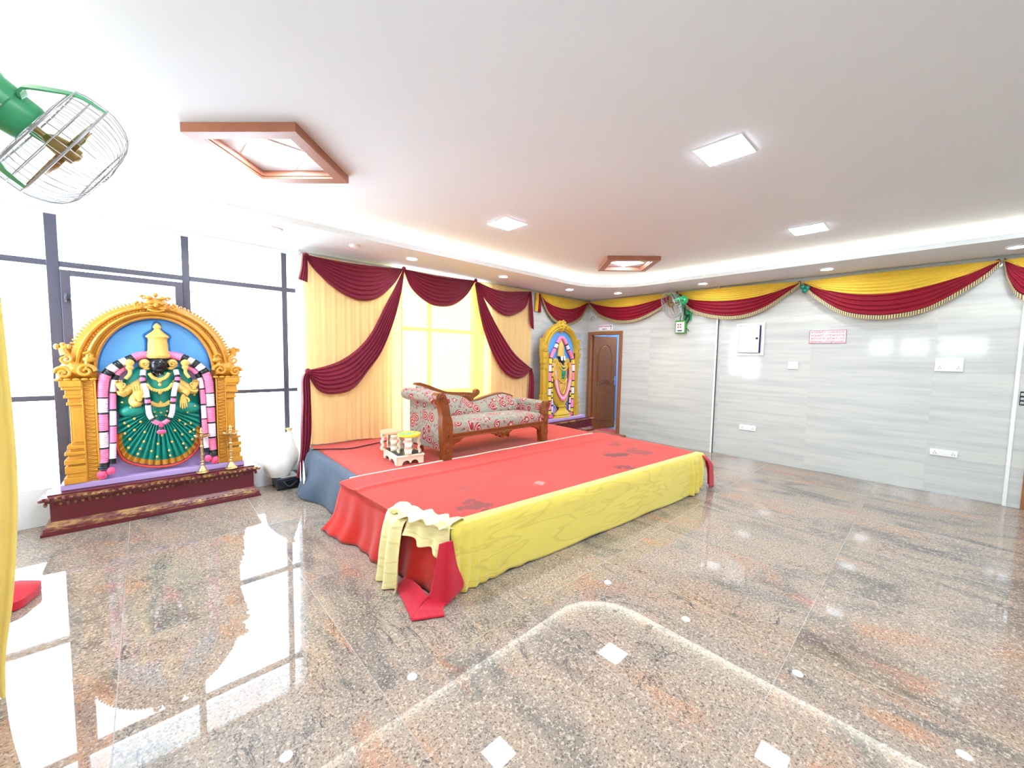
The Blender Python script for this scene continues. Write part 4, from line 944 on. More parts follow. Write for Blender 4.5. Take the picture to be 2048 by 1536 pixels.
for sg in (-1, 1):
    m = M(); m.ball(f2(5.762+sg*.17, 1.475, .09), (.075,.03,.06), 14); spiral(m, f2, 5.762+sg*.17, 1.475, .045, 1.4, 0, sg, .12, .012); m.ball(f2(5.762+sg*.12, 1.44, .11), (.03,.02,.03), 8)
    build('shoulder_ornament', m, M_GOLD3, S2)
for sg in (-1, 1):
    m = M(); m.tube(cr([f2(5.78+sg*.20,1.43,.08), f2(5.78+sg*.25,1.28,.10), f2(5.78+sg*.22,1.13,.14)], 14), [lerp(.048,.036,k/13) for k in range(14)], 12)
    hand(m, f2, 5.78+sg*.215, 1.11, -PI/2+sg*(-.25), .075, .155, .15, sg); build('arm', m, M_GOLD3, S2)
m = M(); m.ball(f2(5.79,1.26,.16), (.055,.02,.075), 12); m.ball(f2(5.79,1.36,.155), (.05,.02,.03), 10); m.ball(f2(5.79,1.17,.155), (.04,.02,.03), 10); build('green_jewel', m, M_TEAL, S2)
m = M()
for z, w in ((1.40,.09),(1.34,.12),(1.10,.13)):
    P = cr([f2(5.785-w,z+.05,.14), f2(5.785-w*.5,z-.01,.165), f2(5.785,z-.03,.17), f2(5.785+w*.5,z-.01,.165), f2(5.785+w,z+.05,.14)], 22); m.tube(P, .011, 8)
    for p in P[2:-2:2]: m.ball(Vector(p)+Vector((0,-.008,-.006)), .011, 6)
P = cr([f2(5.69,1.08,.15), f2(5.70,.95,.16), f2(5.775,.86,.165), f2(5.85,.95,.16), f2(5.87,1.08,.15)], 30); m.tube(P, .012, 8)
relief(m, [(5.72,1.05),(5.78,1.10),(5.85,1.05),(5.86,.98),(5.79,.92),(5.71,.98)], f2, .12, .165)
build('gold_necklaces', m, M_GOLD2, S2)
m = M(); g1 = [(W_,.02),(P_,.4),(W_,.02)]
for o, mm_ in ((0, P_), (.030, W_), (.056, P_)):
    pts = [(5.535+o*.9,1.45,.10),(5.535+o*.9,1.30,.13),(5.555+o,1.10,.15),(5.64+o*.8,.88,.16),(5.79,.735+o*1.25,.165),(5.93-o*.8,.88,.16),(6.02-o,1.10,.15),(6.04-o*.9,1.30,.13),(6.04-o*.9,1.45,.10)]
    banded(m, [f2(*p) for p in pts], .0155, [(mm_, 1)], 10)
build('long_garland', m, GM, S2)
G2 = [M_PINK, M_PALE, M_BAND, M_HOT, M_YSAT]
Y_ = 4
seg = [(P_,.16),(B_,.02),(W_,.07),(B_,.02),(P_,.17),(B_,.02),(Y_,.08),(B_,.02),(W_,.10),(B_,.02),(P_,.13),(B_,.02),(Y_,.08),(B_,.02),(W_,.10),(B_,.02),(Y_,.07),(B_,.02),(P_,.13),(B_,.02),(Y_,.06)]
for sg in (-1, 1):
    X = lambda x: 5.752+sg*x
    m = M(); banded(m, [f2(X(a),z,d) for a,z,d in [(.0,1.915,.08),(.055,1.90,.09),(.105,1.84,.10),(.20,1.70,.11),(.30,1.56,.12),(.335,1.44,.13),(.338,1.2,.13),(.335,.9,.13),(.332,.7,.13),(.325,.50,.135)]], .036, seg)
    m.ball(f2(X(.31), .455, .145), (.04,.03,.035), 12, 3); m.ball(f2(X(.275), .45, .15), (.03,.025,.03), 10, 3); build('garland', m, G2, S2)
    m = M(); banded(m, [f2(X(a),z,d) for a,z,d in [(.25,1.45,.11),(.268,1.2,.135),(.27,.9,.14),(.262,.7,.14),(.255,.5,.14)]], .017, [(Y_,.05),(B_,.02)]*7+[(W_,.09),(B_,.02)]*2, 10); build('thin_garland', m, G2, S2)

# --- brass oil lamps on the first pedestal
def oil_lamp(loc, label):
    t = thing('oil_lamp', label, 'oil lamp', loc, 'brass oil lamps'); ROOT[t.name] = Vector((0,0,0))
    m = M(); m.lathe([(.051,0),(.054,.006),(.050,.012),(.038,.018),(.036,.028),(.026,.045),(.018,.062),(.012,.070)], n=28); build('lamp_base', m, M_BRASS, t)
    m = M(); pr = [(.012,.068)]
    for z0, z1, r in ((.07,.10,.015),(.10,.125,.020),(.125,.17,.013),(.17,.195,.021),(.195,.25,.012),(.25,.28,.019),(.28,.325,.012),(.325,.345,.017)):
        pr += [(.009, z0+.002), (r, (z0+z1)/2), (.009, z1-.002)]
    pr.append((.010,.352)); m.lathe(pr, n=20); build('lamp_stem', m, M_BRASS, t)
    m = M(); m.lathe([(.010,.348),(.030,.352),(.050,.362),(.056,.374),(.050,.370),(.026,.362),(0,.360)], n=26)
    for k in range(5):
        a = 2*PI*k/5; m.tube([(.045*cos(a),.045*sin(a),.368),(.062*cos(a),.062*sin(a),.372),(.070*cos(a),.070*sin(a),.378)], [.012,.009,.004], 8)
    build('oil_bowl', m, M_BRASS, t)
    m = M(); m.lathe([(.010,.360),(.014,.372),(.008,.388),(.016,.402),(.010,.415),(.013,.43),(.006,.447),(0,.458)], n=18); build('finial', m, M_BRASS, t)
    return t
l0 = oil_lamp((.395, 4.933, .336), 'brass oil lamp on the maroon pedestal, left one, in front of the sari hem')
copy_thing(l0, (.630, 4.933, .336), 'brass oil lamp on the maroon pedestal, right one, in front of the gold pillar')
# ------------------------------------------------------------------ carved sofa on the stage
SF = thing('sofa', 'carved wooden sofa with grey and red paisley upholstery on the stage', 'sofa', (3.05, 3.8, .436))
fx = lambda y0: (lambda a, z, d: (a, y0-d, z))
def roundbox(m, x0, x1, y0, y1, z0, z1, r, n=6, bulge=0):
    """Box with all edges rounded and an optional bulging top."""
    def ax(a, b):
        out = []
        for i in range(n+1): out.append((a+r-r*cos(PI/2*i/n), sin(PI/2*i/n)))
        for i in range(1, 8): out.append((lerp(a+r, b-r, i/8), 1))
        for i in range(n+1): out.append((b-r+r*sin(PI/2*i/n), cos(PI/2*i/n)))
        return out
    X, Y = ax(x0, x1), ax(y0, y1); P = []
    for x, sx in X:
        row = []
        for y, sy in Y:
            s = sx*sy
            row.append((x, y, z1-r+r*s+bulge*sin(PI*(x-x0)/(x1-x0))**.5*sin(PI*(y-y0)/(y1-y0))**.5))
        P.append(row)
    m.grid(P)
    ring = [P[i][0] for i in range(len(X))]+[P[-1][j] for j in range(1, len(Y))]+[P[i][-1] for i in range(len(X)-2, -1, -1)]+[P[0][j] for j in range(len(Y)-2, 0, -1)]
    m.grid([ring, [(p[0], p[1], z0) for p in ring]], cv=True)
def flower(m, x, y, z, s):
    m.ball((x, y, z), (s*.4, s*.45, s*.4), 8)
    for k in range(6): m.ball((x+s*.75*cos(k*PI/3), y+.002, z+s*.75*sin(k*PI/3)), (s*.42, s*.3, s*.42), 8)
postL = [(2.175,1.125),(2.20,1.155),(2.245,1.162),(2.29,1.14),(2.312,1.09),(2.335,1.03),(2.352,.93),(2.378,.86),(2.388,.80),(2.385,.72),(2.382,.62),(2.384,.56),(2.374,.48),(2.376,.438),(2.272,.438),(2.268,.47),(2.272,.52),(2.260,.58),(2.262,.64),(2.256,.74),(2.250,.84),(2.256,.90),(2.238,1.0),(2.205,1.055),(2.180,1.085)]
postR = [(3.86,.962),(3.905,.966),(3.94,.94),(3.94,.90),(3.912,.865),(3.905,.80),(3.915,.74),(3.905,.68),(3.90,.60),(3.91,.56),(3.895,.50),(3.892,.438),(3.795,.438),(3.790,.50),(3.775,.56),(3.780,.60),(3.772,.64),(3.815,.68),(3.838,.76),(3.825,.84),(3.845,.90)]
for pts, cx, cz, sd in ((postL, 2.245, 1.105, 1), (postR, 3.90, .922, -1)):
    m = M(); m.prism(pts, fx(3.54), 0, .085)
    spiral(m, fx(3.455), cx, cz, .042, 1.5, PI/2, sd, -.004, .008)
    xs = 2.318 if sd > 0 else 3.855
    for z in ((.95,.86,.77,.60,.53) if sd > 0 else (.80,.71,.56)): flower(m, xs, 3.452, z, .020)
    for k in range(4): m.box(xs-.045, xs+.045, 3.449, 3.456, .448+.016*k, .455+.016*k)
    m.tube([(xs, 3.453, .66), (xs+.02, 3.449, .69), (xs, 3.449, .72), (xs-.02, 3.449, .69), (xs, 3.453, .66)], .006, 6)
    build('leg', m, M_CARVE, SF, bevel=.006, angle=50)
for x, s in ((2.33, -1), (3.70, 1)):
    m = M(); m.tube(cr([(x, 4.00, .70), (x, 4.0, .62), (x+.01*s, 4.01, .52), (x-.01*s, 4.03, .438)], 10), [.045,.045,.043,.040,.036,.034,.032,.032,.034,.036], 4); build('leg', m, M_CARVE, SF, bevel=.004)
m = M(); m.box(2.375, 3.83, 3.47, 3.53, .655, .712); m.box(2.375, 3.83, 3.462, 3.50, .697, .712); m.box(2.375, 3.83, 3.464, 3.50, .655, .664)
m.prism([(2.38,.655),(2.38,.555),(2.41,.575),(2.44,.60),(2.49,.61),(2.52,.635),(2.56,.655)], fx(3.525), 0, .05); m.prism([(3.80,.655),(3.79,.585),(3.75,.60),(3.71,.625),(3.66,.635),(3.63,.655)], fx(3.525), 0, .05)
build('front_rail', m, M_CARVE, SF, smooth=False, bevel=.004)
m = M(); m.prism([(2.93,.662),(2.96,.640),(3.00,.635),(3.03,.608),(3.06,.612),(3.085,.585),(3.115,.585),(3.14,.612),(3.17,.608),(3.20,.635),(3.24,.640),(3.27,.662)], fx(3.515), 0, .06)
flower(m, 3.10, 3.45, .642, .026)
for s in (-1, 1): spiral(m, fx(3.455), 3.10+s*.085, .640, .028, 1.4, PI/2, s, 0, .007)
build('carved_apron', m, M_CARVE, SF, bevel=.004, angle=50)
m = M(); m.box(2.27, 2.33, 3.52, 4.0, .60, .68); m.box(3.80, 3.86, 3.52, 4.0, .60, .68); m.box(2.30, 3.83, 3.96, 4.02, .60, .70); build('seat_rail', m, M_CARVE, SF, smooth=False, bevel=.004)
m = M(); roundbox(m, 2.31, 3.845, 3.475, 3.99, .70, .80, .045, bulge=.040); build('seat', m, M_PAIS, SF)
# left scrolled arm with upholstered side
m = M(); m.box(2.255, 2.315, 3.53, 4.16, .53, 1.06); build('side_panel', m, M_PAIS, SF, smooth=False, bevel=.012)
m = M(); R = []
for y, r in ((3.520,.002),(3.522,.052),(3.538,.064),(3.60,.070),(3.9,.072),(4.15,.070),(4.21,.062),(4.22,.02)):
    R.append([(2.242+r*1.12*cos(a), y, 1.098+r*sin(a)) for a in [2*PI*j/28 for j in range(28)]])
m.grid(R, cv=True); build('arm_roll', m, M_PAIS, SF)
m = M(); P = patch([[(2.31,3.54,1.06),(2.335,3.54,.95),(2.39,3.56,.80)],[(2.30,3.85,1.07),(2.345,3.85,.95),(2.41,3.85,.82)],[(2.30,4.08,1.08),(2.36,4.05,.95),(2.42,4.0,.82)]], 16, 16); m.grid(P); build('arm_pad', m, M_PAIS, SF, solid=.02)
# right low arm
m = M(); R = []
for y, r in ((3.522,.002),(3.524,.042),(3.54,.054),(3.6,.060),(3.8,.062),(4.0,.060),(4.03,.03)):
    R.append([(3.862+r*1.1*cos(a), y, .918+r*.9*sin(a)) for a in [2*PI*j/28 for j in range(28)]])
m.grid(R, cv=True); build('arm_roll', m, M_PAIS, SF)
m = M(); m.box(3.80, 3.90, 3.54, 4.0, .66, .92); build('side_panel', m, M_PAIS, SF, smooth=False, bevel=.02)
# backrest
top = [(2.28,1.19),(2.36,1.175),(2.48,1.125),(2.60,1.085),(2.75,1.055),(2.88,1.035),(2.97,1.0),(3.02,.965),(3.08,.945),(3.2,.955),(3.33,.985),(3.5,1.015),(3.62,1.018),(3.74,.985),(3.82,.955)]
T = cr([(a, b, 0) for a, b in top], 60); P = []
for q in T:
    col = []
    for k in range(10):
        v = k/9; z = lerp(.80, q.y, v); col.append((q.x, lerp(3.93, 4.055, v)-.05*sin(PI*v)**.7, z))
    P.append(col)
m = M(); m.grid(P); build('backrest', m, M_PAIS, SF, solid=.03)
m = M(); m.prism([(2.27,1.205),(2.29,1.228),(2.34,1.228),(2.45,1.195),(2.57,1.148),(2.70,1.105),(2.85,1.09),(2.97,1.085),(3.08,1.075),(3.14,1.065),(3.145,1.10),(3.175,1.118),(3.205,1.105),(3.22,1.08),(3.21,1.05),(3.17,1.025),(3.12,1.0),(3.10,.96),(3.07,.935),(3.03,.945),(3.0,.99),(2.93,1.022),(2.80,1.042),(2.70,1.058),(2.57,1.10),(2.45,1.15),(2.33,1.19)], fx(4.115), 0, .065)
spiral(m, fx(4.05), 3.175, 1.075, .03, 1.4, PI/2, -1, 0, .007)
for k in range(7): m.ball((lerp(2.78, 3.05, k/6), 4.048, lerp(1.062, 1.03, k/6)), (.016,.010,.012), 8)
build('top_rail', m, M_CARVE, SF, bevel=.006, angle=50)
m = M(); m.prism([(3.06,.955),(3.2,.99),(3.33,1.02),(3.5,1.05),(3.62,1.053),(3.74,1.025),(3.82,.995),(3.80,.965),(3.74,.985),(3.62,1.016),(3.5,1.012),(3.33,.98),(3.2,.95),(3.08,.93)], fx(4.115), 0, .065); build('top_rail', m, M_CARVE, SF, bevel=.006, angle=50)

# ------------------------------------------------------------------ low white table with two round stools on it
LT = thing('low_table', 'low white table with scalloped skirt on the stage left of the sofa', 'table', (1.975, 3.775, .437)); LT.rotation_euler = (0,0,-.13)
ROOT[LT.name] = Vector((0,0,0))
m = M(); m.box(-.15,.15,-.215,.215,.075,.098); build('tabletop', m, M_CREAM, LT, smooth=False, bevel=.006)
m = M(); m.box(-.13,.13,-.195,.195,.098,.1005); build('dark_inlay', m, M_CASE, LT, smooth=False)
def skirt(L):
    pts = [(-L,.075),(-L,.0),(-L+.045,.0),(-L+.05,.012)]
    for k in range(1, 24):
        u = k/24; x = lerp(-L+.05, L-.05, u); pts.append((x, .022+.022*abs(sin(PI*2*u))**.8-(.010 if abs(u-.5) < .06 else 0)))
    return pts+[(L-.05,.012),(L-.045,0),(L,0),(L,.075)]
for s in (-1, 1):
    m = M(); m.prism(skirt(.135), lambda a, z, d: (a, s*.20+d, z), -.009, .009); build('skirt', m, M_CREAM, LT, smooth=False)
    m = M(); m.prism(skirt(.20), lambda a, z, d: (s*.135+d, a, z), -.009, .009); build('skirt', m, M_CREAM, LT, smooth=False)
def stool(loc, label, topm, rimm, rz):
    t = thing('round_stool', label, 'stool', loc, 'small round stools'); ROOT[t.name] = Vector((0,0,0)); t.rotation_euler = (0,0,rz)
    m = M(); m.lathe([(0,.172),(.105,.172),(.116,.176),(.118,.19),(.116,.200),(.108,.204),(.108,.203)], n=36); build('seat_rim', m, rimm, t)
    m = M(); m.lathe([(.107,.2035),(.06,.2055),(0,.206)], n=36); build('seat_top', m, topm, t)
    for k in range(4):
        a = PI/4+k*PI/2; m = M(); R = []
        for i in range(13):
            u = i/12; z = .172*u; rr_ = .094+.006*sin(u*PI*5)+.008*(1-u)
            R.append([(cos(a)*rr_+w*cos(a)-v*sin(a), sin(a)*rr_+w*sin(a)+v*cos(a), z) for v, w in ((-.030,-.012),(-.036+.004*sin(u*PI*5),.008),(-.012,.014+.003*sin(u*16)),(.012,.014+.003*sin(u*16)),(.036-.004*sin(u*PI*5),.008),(.030,-.012))])
        m.grid(R, cv=True); m.add(R[0], [(5,4,3,2,1,0)]); m.add(R[-1], [(0,1,2,3,4,5)]); build('leg', m, M_CREAM, t, angle=50)
    return t
n = N('painted_green_yellow'); M_GY = n.end(n.bsdf(n.ramp(n.noise(n.coord(), 9, 2), [(.47, srgb(230,206,66)), (.53, srgb(70,178,130))]), .4))
stool((1.985, 3.665, .5385), 'small round stool with yellow and green top, nearer one on the low white table', M_GY, paint('yellow_enamel', srgb(236,214,60), .35), .2)
stool((1.915, 3.908, .5385), 'small round stool with rose cream top, rear one on the low white table', M_ROSEW, M_ROSEW, .5)
m = M(); P = []
for i in range(24):
    u = i/23; row = []
    for j in range(16):
        v = j/15; x = lerp(2.34, 2.66, u)+.03*sin(v*6); y = lerp(4.34, 4.50, v)+.03*sin(u*7)
        row.append((x, y, .446+.030*abs(sin(u*9+v*4))*sin(PI*u)*sin(PI*v)+.012*sin(PI*u)))
    P.append(row)
m.grid(P); n = N('pink_floral_cloth'); k = n.coord()
tag(build('crumpled_cloth', m, n.end(n.bsdf(n.ramp(n.noise(k, 26, 3), [(.42, srgb(236,224,220)), (.56, srgb(232,130,140))]), .9)), solid=.006), 'crumpled pink and white cloth on the stage behind the left end of the sofa', 'cloth')

# ------------------------------------------------------------------ things left of the stage
t = thing('equipment_case', 'black flat equipment case on the floor between the window and the stage', 'case', (1.17, 5.0, 0))
m = M(); m.box(1.045, 1.30, 4.90, 5.19, .012, .115); build('case_body', m, M_CASE, t, smooth=False, bevel=.012)
m = M(); m.box(1.035, 1.31, 4.89, 5.2, .112, .135); build('case_lid', m, M_CASE, t, smooth=False, bevel=.006)
m = M(); m.box(1.085, 1.26, 4.93, 5.15, .1345, .1375); build('lid_panel', m, M_GREY, t, smooth=False)
m = M(); m.tube(cr([(1.10,4.895,.10),(1.14,4.86,.05),(1.19,4.87,.06),(1.24,4.893,.10)], 16), .008, 8); build('case_handle', m, M_CASE, t)
for x in (1.06, 1.285):
    m = M(); m.box(x-.012, x+.012, 4.93, 4.955, 0, .014); m.box(x-.012, x+.012, 5.14, 5.165, 0, .014); build('case_foot', m, M_BLACK, t, smooth=False)
t = thing('sack', 'bulging white sack tied at the top, leaning by the window above the black case', 'sack', (1.12, 5.04, .14))
m = M(); R = []
for k in range(20):
    u = k/19; z = .140+.50*u; r = .17*max(0, sin(PI*min(.995, .12+u*.86)))**.6*(1-.45*u**2)
    R.append([(1.09+.11*u**2+r*(1+.09*sin(3*a+u*5)+.05*sin(7*a+u*9)+.03*sin(11*a-u*14))*cos(a)*1.05, 5.035+r*(1+.08*sin(2*a+1+u*4)+.05*sin(6*a+u*8)+.03*sin(11*a-u*14))*.85*sin(a), z) for a in [2*PI*j/30 for j in range(30)]])
m.grid(R, cv=True); m.add(R[0], [list(range(30))]); m.add(R[-1], [list(range(30))]); build('sack_body', m, M_SACK, t)
m = M(); m.lathe([(.045,.60),(.022,.635),(.020,.645),(.032,.665),(.042,.68),(.024,.672),(0,.668)], (1.205, 5.035, 0), 18, sy=.6); build('tied_neck', m, M_YEL2, t)
# mustard drape hanging at the left edge
m = M(); P = []
for i in range(70):
    u = i/69; row = []
    for j in range(40):
        v = j/39; z = lerp(2.70, .008, v)
        xr = cr([(-.46,0,0),(-.44,.25,0),(-.425,.42,0),(-.418,.62,0),(-.43,.72,0),(-.457,.84,0),(-.49,.93,0),(-.50,1,0)], 40)[j].x
        x = lerp(-.86, xr, u)
        row.append((x, 2.72+.018*sin(u*34+v*1.5)+.012*sin(u*61+2)-.03*u*sin(PI*v)+.02*v*sin(u*20), z+.01*sin(u*30)*v))
    P.append(row)
m.grid(P); tag(build('mustard_drape', m, M_DRAPE, angle=180), 'mustard yellow drape hanging to the floor at the left edge of the picture', 'drape')
m = M(); P = patch([[(-.95,3.95,.045),(-.78,3.95,.06),(-.64,3.90,.07),(-.53,3.825,.062)],[(-.95,3.75,.06),(-.78,3.76,.09),(-.64,3.76,.10),(-.53,3.77,.062)],[(-.95,3.58,.05),(-.78,3.58,.06),(-.60,3.60,.055),(-.545,3.71,.052)]], 20, 24); m.grid(P)
P = [[(p.x, p.y, .006) for p in r] for r in P]; m.grid(P)
n0 = 20*24
ring = [i*24+23 for i in range(20)]
for a, b in zip(ring[:-1], ring[1:]): m.f.append([a, b, b+n0, a+n0]); m.m.append(0)
ring = [19*24+j for j in range(24)]
for a, b in zip(ring[:-1], ring[1:]): m.f.append([a, b, b+n0, a+n0]); m.m.append(0)
tag(build('folded_carpet', m, M_REDS), 'folded crimson carpet end on the floor behind the mustard drape', 'carpet')
# ------------------------------------------------------------------ wall fans
def fan(label, center, axis, R, motor_len, motor_r, gm, pole, roll=0.0, bulb=False, nw=44, label_plate=False):
    t = thing('wall_fan', label, 'fan', center, 'green wall fans'); ROOT[t.name] = Vector((0,0,0))
    ax = Vector(axis).normalized(); Q = Vector((0,0,1)).rotation_difference(ax).to_matrix() @ Matrix.Rotation(roll, 3, 'Z')
    q = lambda x, y, z: Q @ Vector((x, y, z))
    def ring(m, r, z, w): m.tube([q(r*cos(2*PI*k/48), r*sin(2*PI*k/48), z) for k in range(49)], w, 6, caps=False)
    m = M()
    ring(m, R*.93, -.075, .0032); ring(m, R, .015, .0042); ring(m, R*.60, .135, .0032); ring(m, R*.98, -.03, .0022); ring(m, R*.34, -.085, .0025); ring(m, R*.22, .15, .003)
    for k in range(nw):
        a = 2*PI*k/nw; c, s = cos(a), sin(a)
        m.tube(cr([q(r*R*c, r*R*s, z) for r, z in ((.30,-.085),(.70,-.085),(.93,-.072),(1.0,.0),(.985,.045),(.85,.105),(.60,.137),(.22,.150))], 18), .0013, 4, caps=False)
    build('guard_cage', m, M_WIRE, t)
    m = M(); m.lathe([(.0,.162),(.025,.160),(R*.22,.152),(R*.22,.146),(0,.146)], n=24, ax=ax); build('front_badge', m, M_WIRE, t)
    m = M(); m.lathe([(.0,.062),(.022,.060),(.036,.050),(.038,.0),(.030,-.03),(.012,-.05),(.012,-.10)], n=20, ax=ax); build('hub', m, M_BLADE, t)
    for k in range(3):
        m = M(); P = []; a0 = 2*PI*k/3
        for i in range(9):
            u = i/8; r = lerp(.030, R*.86, u); wd = lerp(.35, .62, u)*(1-.25*u**4)
            P.append([q(r*cos(a0+wd*(v-.5)), r*sin(a0+wd*(v-.5)), .02+.030*(v-.5)*(1-.3*u)) for v in [j/6 for j in range(7)]])
        m.grid(P); build('blade', m, M_BLADE, t, solid=.003)
    m = M(); mr = motor_r
    if bulb: m.lathe([(.02,-.085),(mr*.8,-.09),(mr,-.115),(mr*1.08,-.16),(mr*1.05,-.20),(mr*.85,-.235),(mr*.45,-.255),(0,-.26)], n=28, ax=ax)
    else: m.lathe([(.02,-.088),(mr*.9,-.09),(mr*.97,-.10),(mr,-.16),(mr*1.06,-.165),(mr*1.08,-motor_len*.5),(mr*1.14,-motor_len*.52),(mr*1.16,-motor_len),(mr*.95,-motor_len-.03),(0,-motor_len-.04)], n=32, ax=ax)
    mh = build('motor_housing', m, gm, t)
    for k in range(3):
        a = roll*0+PI*.5+2*PI*k/3; m = M(); P = []
        for r, z, w, th in ((mr*1.0,-.15,.030,.006),(mr*1.35,-.165,.028,.005),(R*.72,-.12,.024,.004),(R*.96,-.06,.018,.004),(R*1.03,.01,.012,.003)):
            c, s = cos(a), sin(a); 
            P.append([q(r*c-s*o1*w, r*s+c*o1*w, z+o2*th) for o1, o2 in ((-1,-1),(1,-1),(1,1),(-1,1))])
        P = list(map(list, zip(*[cr([P[i][j] for i in range(5)], 14) for j in range(4)])))
        m.grid(P, cv=True); m.add(P[0], [(3,2,1,0)]); m.add(P[-1], [(0,1,2,3)]); build('support_arm', m, gm, t, angle=50)
    m = M(); m.tube([Vector(p)-Vector(center) for p in pole[0]], pole[1], 12); build('mounting_pole', m, M_CASE, t)
    if pole[2]:
        m = M(); c = Vector(pole[2])-Vector(center); m.box(c.x-.012, c.x+.012, c.y-.07, c.y+.07, c.z-.09, c.z+.09); build('wall_plate', m, gm, t, smooth=False, bevel=.004)
    if label_plate:
        toward = (Vector((0,0,1.55))-Vector(center)); tp = (toward-ax*toward.dot(ax)).normalized(); sd = ax.cross(tp)
        tp = (tp*.93+sd*label_plate).normalized(); sd = ax.cross(tp)
        c = -ax*.195; m = M(); o = mr*1.09
        V = [c+ax*a*.032+sd*b*.026+tp*(o+h) for h in (-.006, .007) for a, b in ((-1,-1),(1,-1),(1,1),(-1,1))]
        m.add(V, [(0,1,2,3),(7,6,5,4),(0,4,5,1),(1,5,6,2),(2,6,7,3),(3,7,4,0)]); lp = build('rating_label', m, M_GREY, mh, smooth=False)
        m = M()
        for a0, a1, b0, b1 in ((-.022,.02,-.020,-.012),(-.004,.006,-.014,.012),(-.022,-.010,-.004,.018),(.012,.022,.002,.016)):
            V = [c+ax*a+sd*b+tp*(o+.0076) for a, b in ((a0,b0),(a1,b0),(a1,b1),(a0,b1))]; m.add(V, [(0,1,2,3)])
        build('label_print', m, M_TXTK, lp, smooth=False)
    return t
fan('green wall fan hanging close to the camera at the upper left', (-.215, 2.475, 2.365), (.82,.24,-.51), .232, .42, .082, M_GREEN, ([(-.45,2.41,2.42),(-.52,2.40,2.30),(-.78,2.38,2.20)], .022, (-.767,2.38,2.20)), roll=.6, label_plate=.25)
fan('far bright green wall fan on the tiled wall above the regulator box', (6.575, 3.085, 2.475), (-.55,.75,-.37), .235, .2, .072, M_GREEN2, ([(6.68,2.97,2.53),(6.72,2.93,2.42),(6.76,2.95,2.32),(6.885,2.95,2.30)], .016, (6.885,2.95,2.31)), roll=.3, bulb=True, nw=36)
t = thing('fan_regulator', 'small green switch box with white front under the far wall fan', 'switch box', (6.85, 3.04, 2.11))
m = M(); m.box(6.82, 6.898, 2.955, 3.13, 2.0, 2.225); build('box_body', m, M_LGREEN, t, smooth=False, bevel=.006)
m = M(); m.box(6.814, 6.821, 2.972, 3.115, 2.015, 2.195); build('white_front', m, M_PLAST, t, smooth=False, bevel=.002)
m = M()
for r in range(2):
    for c in range(2): m.box(6.8105, 6.8145, 3.022+.042*c, 3.046+.042*c, 2.095+.042*r, 2.118+.042*r)
build('red_switches', m, M_TXT, t, smooth=False)
m = M(); m.box(6.8105, 6.8145, 3.005, 3.085, 2.035, 2.055); build('black_slot', m, M_TXTK, t, smooth=False)
m = M(); m.tube(cr([(6.85,2.98,2.225),(6.84,2.93,2.30),(6.84,2.90,2.31),(6.85,2.91,2.22),(6.86,2.945,2.17)], 30), .008, 8); m.tube(cr([(6.85,3.06,2.225),(6.83,3.05,2.27),(6.80,3.02,2.33),(6.74,2.96,2.42)], 20), .006, 8); m.tube(cr([(6.86,2.95,2.08),(6.85,2.92,2.06),(6.85,2.90,2.03)], 10), .006, 8)
build('black_wires', m, M_BLACK, t)

# ------------------------------------------------------------------ things on the tiled wall
WX = XR+.03
t = thing('electrical_panel', 'white electrical panel box with its door slightly ajar on the tiled wall', 'electrical panel', (WX, 1.97, 1.87))
m = M(); a, b, z0, z1 = 1.782, 2.172, 1.628, 2.125
m.box(WX-.035, WX-.002, a, a+.045, z0, z1); m.box(WX-.035, WX-.002, b-.035, b, z0, z1); m.box(WX-.0345, WX-.002, a+.045, b-.035, z0, z0+.04); m.box(WX-.0345, WX-.002, a+.045, b-.035, z1-.035, z1)
build('panel_frame', m, M_WHITE, t, smooth=False, bevel=.003)
m = M(); m.box(WX-.006, WX-.002, a+.03, b-.03, z0+.03, z1-.03); build('panel_inside', m, paint('indigo_panel', srgb(70,66,150), .5), t, smooth=False)
m = M(); th = .16; hy = b-.04
Pd = lambda y, z, d: (WX-.030-y*sin(th)-d*cos(th), hy-y*cos(th)+d*sin(th)*.3, z)
m.prism([(0, z0+.045), (.30, z0+.045), (.30, z1-.04), (0, z1-.04)], Pd, 0, .012); pdoor = build('panel_door', m, M_PLAST, t, smooth=False, bevel=.003)
m = M(); m.prism([(.255, 1.875), (.285, 1.875), (.285, 1.905), (.255, 1.905)], Pd, .012, .022); build('panel_latch', m, M_BLACK, pdoor, smooth=False, bevel=.002)
m = M(); m.box(WX-.016, WX-.001, 1.338, 1.462, 1.438, 1.548); t = thing('blank_switch_plate', 'blank white square plate on the tiled wall between panel box and notice', 'wall plate', (WX, 1.4, 1.49)); build('plate', m, M_PLAST, t, smooth=False, bevel=.004)
def plate(label, y0, y1, z0, z1, rows):
    t = thing('socket_plate', label, 'socket', (WX, (y0+y1)/2, (z0+z1)/2), 'white socket plates')
    m = M(); m.box(WX-.016, WX-.001, y0, y1, z0, z1); build('plate', m, M_PLAST, t, smooth=False, bevel=.004)
    w = y1-y0; h = (z1-z0-.016)/rows
    for r in range(rows):
        za, zb = z0+.008+h*r+.004, z0+.008+h*(r+1)-.004
        for k in range(4):
            ya = y0+.014+(w-.028)*k/4; yb = ya+(w-.028)/4-.003
            m = M(); m.box(WX-.020, WX-.0155, ya, yb, za, zb); sw = build('switch', m, M_WHITE, t, smooth=False, bevel=.0015)
            if r == 0 and k in (0, 3):
                m = M()
                for dy, dz in ((0,.012),(-.009,-.008),(.009,-.008)): m.lathe([(.0,0),(.0042,0),(.0042,.0012)], (WX-.0205, (ya+yb)/2+dy, (za+zb)/2+dz), 10, ax=(-1,0,0))
                build('socket_holes', m, M_TXTK, sw, smooth=False)
    return t
plate('large white switchboard with sockets at chest height on the right part of the wall', -.235, -.009, 1.462, 1.619, 2)
